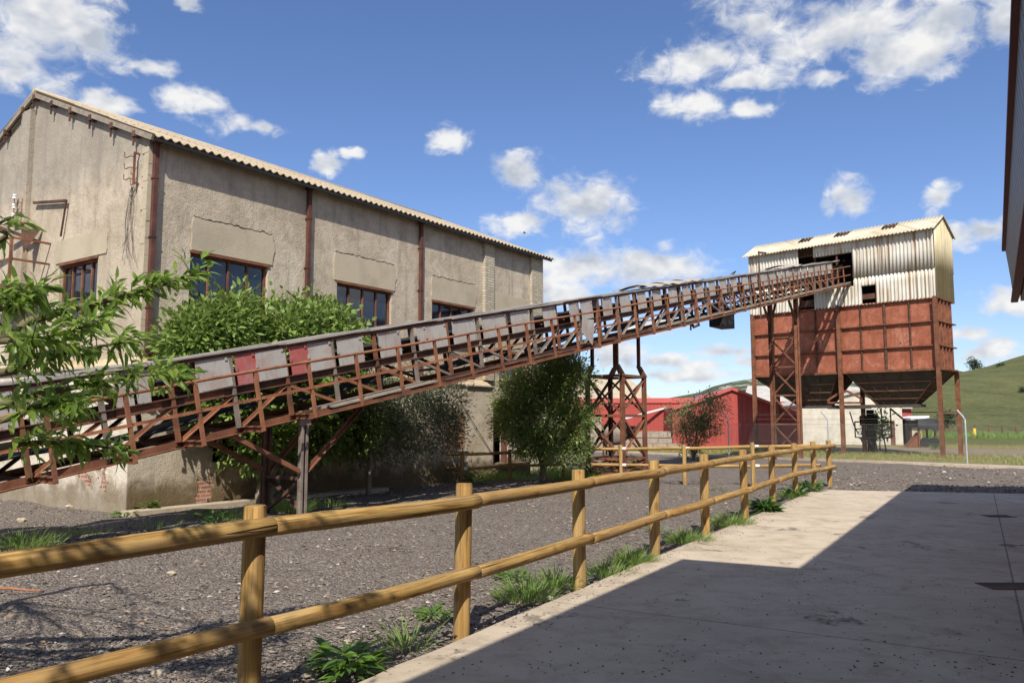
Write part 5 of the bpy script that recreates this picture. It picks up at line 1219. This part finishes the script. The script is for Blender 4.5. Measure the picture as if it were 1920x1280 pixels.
# grass tufts and weeds that can be told apart
def tuft(name, label, p, n, h, r, mat, group=None, cat='grass tuft'):
    a = rng.uniform(0, 2*math.pi, n); rr_ = r*np.sqrt(rng.random(n)); P = np.stack([rr_*np.cos(a), rr_*np.sin(a)*.8, np.full(n, -.02)], 1)
    D = np.stack([np.cos(a)*.5*rr_/r+rng.normal(0,.28,n), np.sin(a)*.5*rr_/r+rng.normal(0,.28,n), np.full(n, 1.0)], 1)
    side_ = np.stack([np.cos(a), np.sin(a), np.zeros(n)], 1)+rng.normal(0, .3, (n, 3))
    L = h*rng.uniform(.45, 1.15, n)*(1.1-.45*rr_/r); o = leaf_mesh(name, P, D, L, np.full(n, .0075)*rng.uniform(.7, 1.4, n), mat, None, .45, .1, -side_)
    o.location = p; tag(o, label, cat, group); return o
def rosette(name, label, p, n, L, Wd, mat, h=.25, r=.12, cat='weed', group=None):
    a = rng.uniform(0, 2*math.pi, n); P = np.stack([r*rng.random(n)*np.cos(a), r*rng.random(n)*np.sin(a), h*rng.random(n)**1.3], 1)
    D = np.stack([np.cos(a), np.sin(a), rng.uniform(.1, 1.1, n)], 1)
    o = leaf_mesh(name, P, D, L*rng.uniform(.55, 1.2, n), Wd*rng.uniform(.6, 1.2, n), mat, None, .4, .2, np.stack([rng.normal(0,.3,n), rng.normal(0,.3,n), np.ones(n)], 1))
    o.location = p; tag(o, label, cat, group); return o
G = 'grass tufts along the path edge'
for px, py, n, h, r, lab in ((985,1120,420,.23,.28,'wide grass tuft on the kerb right of the second fence post'),(1040,1098,300,.24,.26,'grass tuft on the path edge left of the third fence post'),(1185,1055,420,.25,.24,'tall grass tuft just left of the fourth fence post'),(1140,1078,240,.20,.24,'low grass tuft between the third and fourth fence posts'),(1290,1015,460,.25,.30,'bushy grass tuft between the fourth and fifth fence posts'),(1370,985,420,.30,.30,'grass tuft between the fifth and sixth fence posts'),(1480,932,300,.24,.34,'grass patch beside the far fence posts at the path end'),(760,1215,70,.34,.16,'thin long grass stalks at the near left edge of the path')):
    tuft('grass_tuft', lab, gnd(px, py), n, h, r, M['grass'], G)
for px, py, n, h, r, lab in ((45,1025,420,.30,.42,'grass tuft at the left edge behind the upper rail'),(430,968,260,.20,.40,'low grass before the footing of the hall'),(545,958,420,.42,.36,'tall grass at the foot of the near trestle'),(620,950,160,.3,.3,'short grass right of the near trestle leg'),(150,1000,160,.16,.4,'sparse low grass on the gravel near the hall corner'),(300,985,120,.12,.4,'scattered grass blades on the gravel before the hall footing')):
    tuft('grass_tuft', lab, gnd(px, py), n, h, r, M['grass'], 'grass tufts in the gravel yard')
for px, py, n, L, Wd, m_, h, r, lab in ((650,1262,130,.16,.045,'weed',.14,.16,'bright leafy weed at the bottom edge of the photo beside the path'),(812,1155,60,.10,.03,'weed',.04,.13,'flat light green weed left of the second fence post'),(955,1082,70,.10,.035,'weed',.05,.2,'low green weed on the gravel behind the lower rail'),(1435,960,150,.26,.055,'darkweed',.16,.16,'dark long leaved dock plant beside the sixth fence post'),(1515,922,120,.24,.05,'darkweed',.18,.25,'dark leafy weed at the last fence posts'),(1490,930,80,.2,.05,'darkweed',.14,.2,'small dark weed between the far fence posts'),(275,958,90,.16,.05,'weed',.16,.16,'green weed at the corner of the hall'),(230,966,40,.12,.04,'weed',.05,.2,'creeping weed at the base of the gable wall'),(375,966,50,.12,.04,'weed',.06,.2,'small weed on the hall footing'),(410,985,70,.16,.03,'darkweed',.16,.3,'dark scrubby weed in front of the hall footing'),(1230,995,30,.08,.03,'weed',.03,.2,'tiny weed on the gravel behind the fourth fence post'),(1345,918,30,.1,.03,'weed',.03,.2,'flat weed on the gravel inside the fence corner')):
    rosette('weed', lab, gnd(px, py), n, L, Wd, M[m_], h, r, group='leafy weeds')
for px, py, n, L, Wd, m_, h, r, lab in ((1190,893,320,.16,.07,'weed',.55,.38,'leafy green bush at the foot of the far trestle'),(890,908,200,.14,.05,'weed',.35,.45,'leafy weeds beside the end post of the thinner fence'),(1140,893,160,.14,.06,'weed',.22,.5,'low leafy weeds left of the trestle foot'),(1765,842,90,.3,.05,'darkweed',.2,.3,'dark weed clump between the right silo legs')):
    rosette('weed_bush', lab, gnd(px, py)+Vector((0,.4,0)), n, L, Wd, M[m_], h, r, 'bush', 'leafy bushes')
def grass_field(name, pts, h, mat, wd=.01, droop=.5):
    n = len(pts); D = np.stack([rng.normal(0,.35,n), rng.normal(0,.35,n), np.ones(n)], 1)
    o = leaf_mesh(name, pts, D, h*rng.uniform(.5, 1.3, n), np.full(n, wd), mat, None, droop, .1, rng.normal(0, 1, (n, 3))); return tag(o, kind='stuff')
def scatter(n, fn):
    out = []
    while len(out) < n:
        p = fn()
        if p is not None: out.append(p)
    return np.array(out)
def strip(px0, px1, y0, y1, th=.5):
    def f():
        px = rnd.uniform(px0, px1); py = rnd.uniform(y0, y1); p = gnd(px, py); v = mnoise.noise(Vector((p.x*.8, p.y*.8, 9)))
        return (p.x, p.y, -.03) if v > th-.5+rnd.uniform(-.3, .3) else None
    return f
tag(grass_field('grass', scatter(5200, strip(880, 1130, 882, 900, .35)), .22, M['grass'], .012), 'green grass growing behind the thinner wooden fence', 'grass')
def dryf():
    s = rnd.uniform(-14, 22); dd = rnd.uniform(1.9, 11) if rnd.random() < .8 else rnd.uniform(20, 30); p = KA+kd*s+KN*dd
    v = mnoise.noise(Vector((p.x*.5, p.y*.5, 2))); return (p.x, p.y, -.03) if v > -.25+rnd.uniform(-.2, .2) else None
def inrange(p): return True
tag(grass_field('dry_grass', scatter(9000, dryf), .16, M['dry'], .018), 'dry yellow grass around the silo legs', 'grass')
tag(grass_field('meadow_grass', scatter(5000, dryf), .17, M['grass'], .018), 'patches of green grass around the silo legs', 'grass')
def tallf(): p = gnd(rnd.uniform(1690, 1960), rnd.uniform(812, 823)); return (p.x, p.y, -.03)
tag(grass_field('tall_grass', scatter(7000, tallf), .55, M['grass'], .05), 'tall grass at the foot of the hill', 'grass')
def chips(n, fn, s0, s1, mat, name, label):
    base = np.array([(1,0,0),(-1,0,0),(0,1,0),(0,-1,0),(0,0,1),(0,0,-1)], float); F0 = np.array([(0,2,4),(2,1,4),(1,3,4),(3,0,4),(2,0,5),(1,2,5),(3,1,5),(0,3,5)])
    P = scatter(n, fn); s = s0*(s1/s0)**(rng.random(n)**2.2); sc_ = rng.uniform(.5, 1.2, (n, 1, 3))*s[:, None, None]; sc_[:, :, 2] *= .5
    V_ = base[None]*sc_+rng.normal(0, .22, (n, 6, 3))*s[:, None, None]*np.array([1,1,.5]); a = rng.uniform(0, 6.28, n); ca, sa_ = np.cos(a)[:, None], np.sin(a)[:, None]
    X_, Y_ = V_[:, :, 0].copy(), V_[:, :, 1].copy(); V_[:, :, 0] = X_*ca-Y_*sa_; V_[:, :, 1] = X_*sa_+Y_*ca; V_ += P[:, None, :]
    F = (np.arange(n)*6)[:, None, None]+F0[None]; return tag(link(name, np_mesh(name, V_.reshape(-1, 3), F.reshape(-1, 3), mat)), label, 'gravel', kind='stuff')
m, n_, b_ = new_mat('stone chips'); r_ = geo(n_)['Random Per Island']
setb(n_, b_, n_.ramp(r_, [(.0, (.08,.069,.062)), (.5, (.185,.153,.126)), (.9, (.285,.235,.187)), (.955, (.30,.18,.10)), (.994, (.52,.47,.42))]), .9, spec=.2); M['chips'] = m
def gravel_pt():
    px = rnd.uniform(-60, 1560); py = 905+375*rnd.random()**1.0
    if rnd.random() < .35: py = rnd.uniform(895, 960)
    p = gnd(px, py)
    if path_off(p.x, p.y) > -.12 and (p-PW0).dot(PATH_DIR) < .05: return None
    q_ = BF.loc(p)
    if q_.y > -.1 and -.1 < q_.x < 13: return None
    return (p.x, p.y, -.015+.045*mnoise.fractal(Vector((p.x*1.3, p.y*1.3, 0)), 1.0, 2.0, 4))
chips(22000, gravel_pt, .008, .034, M['chips'], 'gravel', 'dark crushed stone scattered over the yard')
def gp2():
    p = gnd(rnd.uniform(1500, 1960), rnd.uniform(872, 922)); return (p.x, p.y, -.01) if (p-PW0).dot(Vector((-q.y, q.x, 0)) if q.x > 0 else Vector((q.y, -q.x, 0))) > .1 else None
chips(3500, gp2, .014, .06, M['chips'], 'gravel', 'dark crushed stone beyond the end of the path')
def spill():
    t = rnd.uniform(-14, -.1); o_ = abs(rnd.gauss(0, .16))-.03; p = PW0+PATH_DIR*t+PPERP*o_
    return (p.x, p.y, .033) if mnoise.noise(Vector((t*1.7, 0, 3))) > rnd.uniform(-.5, .4) else None
chips(900, spill, .004, .016, M['chips'], 'gravel', 'loose grit spilled on the edge of the path')
def litter():
    p = gnd(rnd.uniform(760, 1915), rnd.uniform(935, 1278)); return (p.x, p.y, .033) if path_off(p.x, p.y) > .1 and mnoise.noise(Vector((p.x*.9, p.y*.9, 6))) > rnd.uniform(-.4, .5) else None
chips(700, litter, .004, .013, M['bark'], 'litter', 'small dark bits of dirt and dry leaf on the concrete path')
# a few larger pale stones, a stick, drain grates, birds
for px, py, s, lab in ((322,1074,.055,'pale stone on the gravel behind the lower rail'),(300,1262,.08,'beige broken stone at the bottom left between the rails'),(1032,1120,.04,'small white stone behind the second fence bay'),(1770,885,.09,'white stone on the gravel before the chain link fence'),(40,975,.10,'pale stone by the left end of the hall'),(130,950,.10,'flat grey stone beside the gable wall')):
    mb = MB(); rr_ = random.Random(px); n = 9; vs = []
    for z, k in ((-.3, .8), (.1, 1.0), (.35, .6)):
        for i in range(n): an = 2*math.pi*i/n; r2 = k*(1+rr_.uniform(-.2, .2)); vs.append((r2*math.cos(an)*s*.8, r2*math.sin(an)*s*.65, z*s*(.8+.5*rr_.random())))
    mb.add(vs, [(j*n+i, j*n+(i+1) % n, (j+1)*n+(i+1) % n, (j+1)*n+i) for j in range(2) for i in range(n)]+[tuple(range(2*n, 3*n))]); o = mb.build('stone', M['whitewall'] if px in (1032, 1770) else M['beige']); o.location = gnd(px, py); tag(o, lab, 'stone', 'loose pale stones')
p0, p1 = gnd(-40, 1109), gnd(82, 1115); mb = MB(); mb.tube([Vector((0,0,.03)), (p1-p0)*.5+Vector((0,0,.045)), p1-p0+Vector((0,0,.03))], [.014, .013, .008], 7); o = mb.build('rusty_rod', M['orange']); o.location = p0; tag(o, 'orange rusty rod lying on the gravel at the left edge', 'rod')
p0, p1 = gnd(728, 1029), gnd(772, 1035); mb = MB(); mb.tube([Vector((0,0,.02)), p1-p0+Vector((0,0,.03))], [.012, .006], 6); o = mb.build('stick', M['bark']); o.location = p0; tag(o, 'short brown stick on the gravel behind the fence', 'stick')
for px0, px1, py, dpt, lab in ((1848, 1897, 971, .28, 'smaller rusty drain grate farther along the path'), (1845, 1940, 1105, .30, 'wide dark drain grate nearer on the path')):
    a = gnd(px0, py); b2_ = gnd(px1, py); t = thing('drain_grate', lab, 'drain', (a.x, a.y, .03), 0, 'drain grates'); Wd_ = b2_.x-a.x
    mb = MB(); mb.box(0, Wd_, -dpt/2, -dpt/2+.03, .001, .008); mb.box(0, Wd_, dpt/2-.03, dpt/2, .001, .008); mb.build('frame', M['grate'], t)
    mb = MB(); n = int(Wd_/.04); mb.box(.0, Wd_, -dpt/2+.031, dpt/2-.031, .001, .003)
    for i in range(n): mb.box(i*Wd_/n, i*Wd_/n+.02, -dpt/2+.031, dpt/2-.031, .0035, .0075)
    mb.build('bars', M['grate'], t)
pp = CM @ Vector((22.7, .1, 1.30)); mb = MB(); mb.tube([(-.14,0,.06),(-.05,0,.09),(.03,0,.12),(.09,0,.17),(.12,0,.21),(.145,0,.215),(.18,0,.20)], [.01,.025,.05,.045,.03,.025,.004], 8); mb.tube([(0,.015,0),(0,.015,.09)], .006, 5); mb.tube([(0,-.015,0),(0,-.015,.09)], .006, 5); o = mb.build('bird', M['bird']); o.location = pp; o.scale = (.7, .7, .7); tag(o, 'small black bird perched on top of the conveyor', 'bird')
pp = atY(983, 437, 30); mb = MB(); mb.tube([(-.1,0,0),(-.03,0,0),(.05,0,.01),(.1,0,.02),(.13,0,.02)], [.008,.03,.03,.02,.003], 8)
for sg in (-1, 1): mb.prism([(.04,0,.01),(-.03,0,.01),(-.05,sg*.14,.08),(.01,sg*.16,.09)], (0,0,.006)); mb.prism([(-.05,sg*.14,.08),(.01,sg*.16,.09),(-.06,sg*.27,.02)], (0,0,.005))
o = mb.build('bird', M['bird']); o.location = pp; o.scale = (.55, .55, .55); tag(o, 'tiny dark bird flying in the sky above the hall end', 'bird')
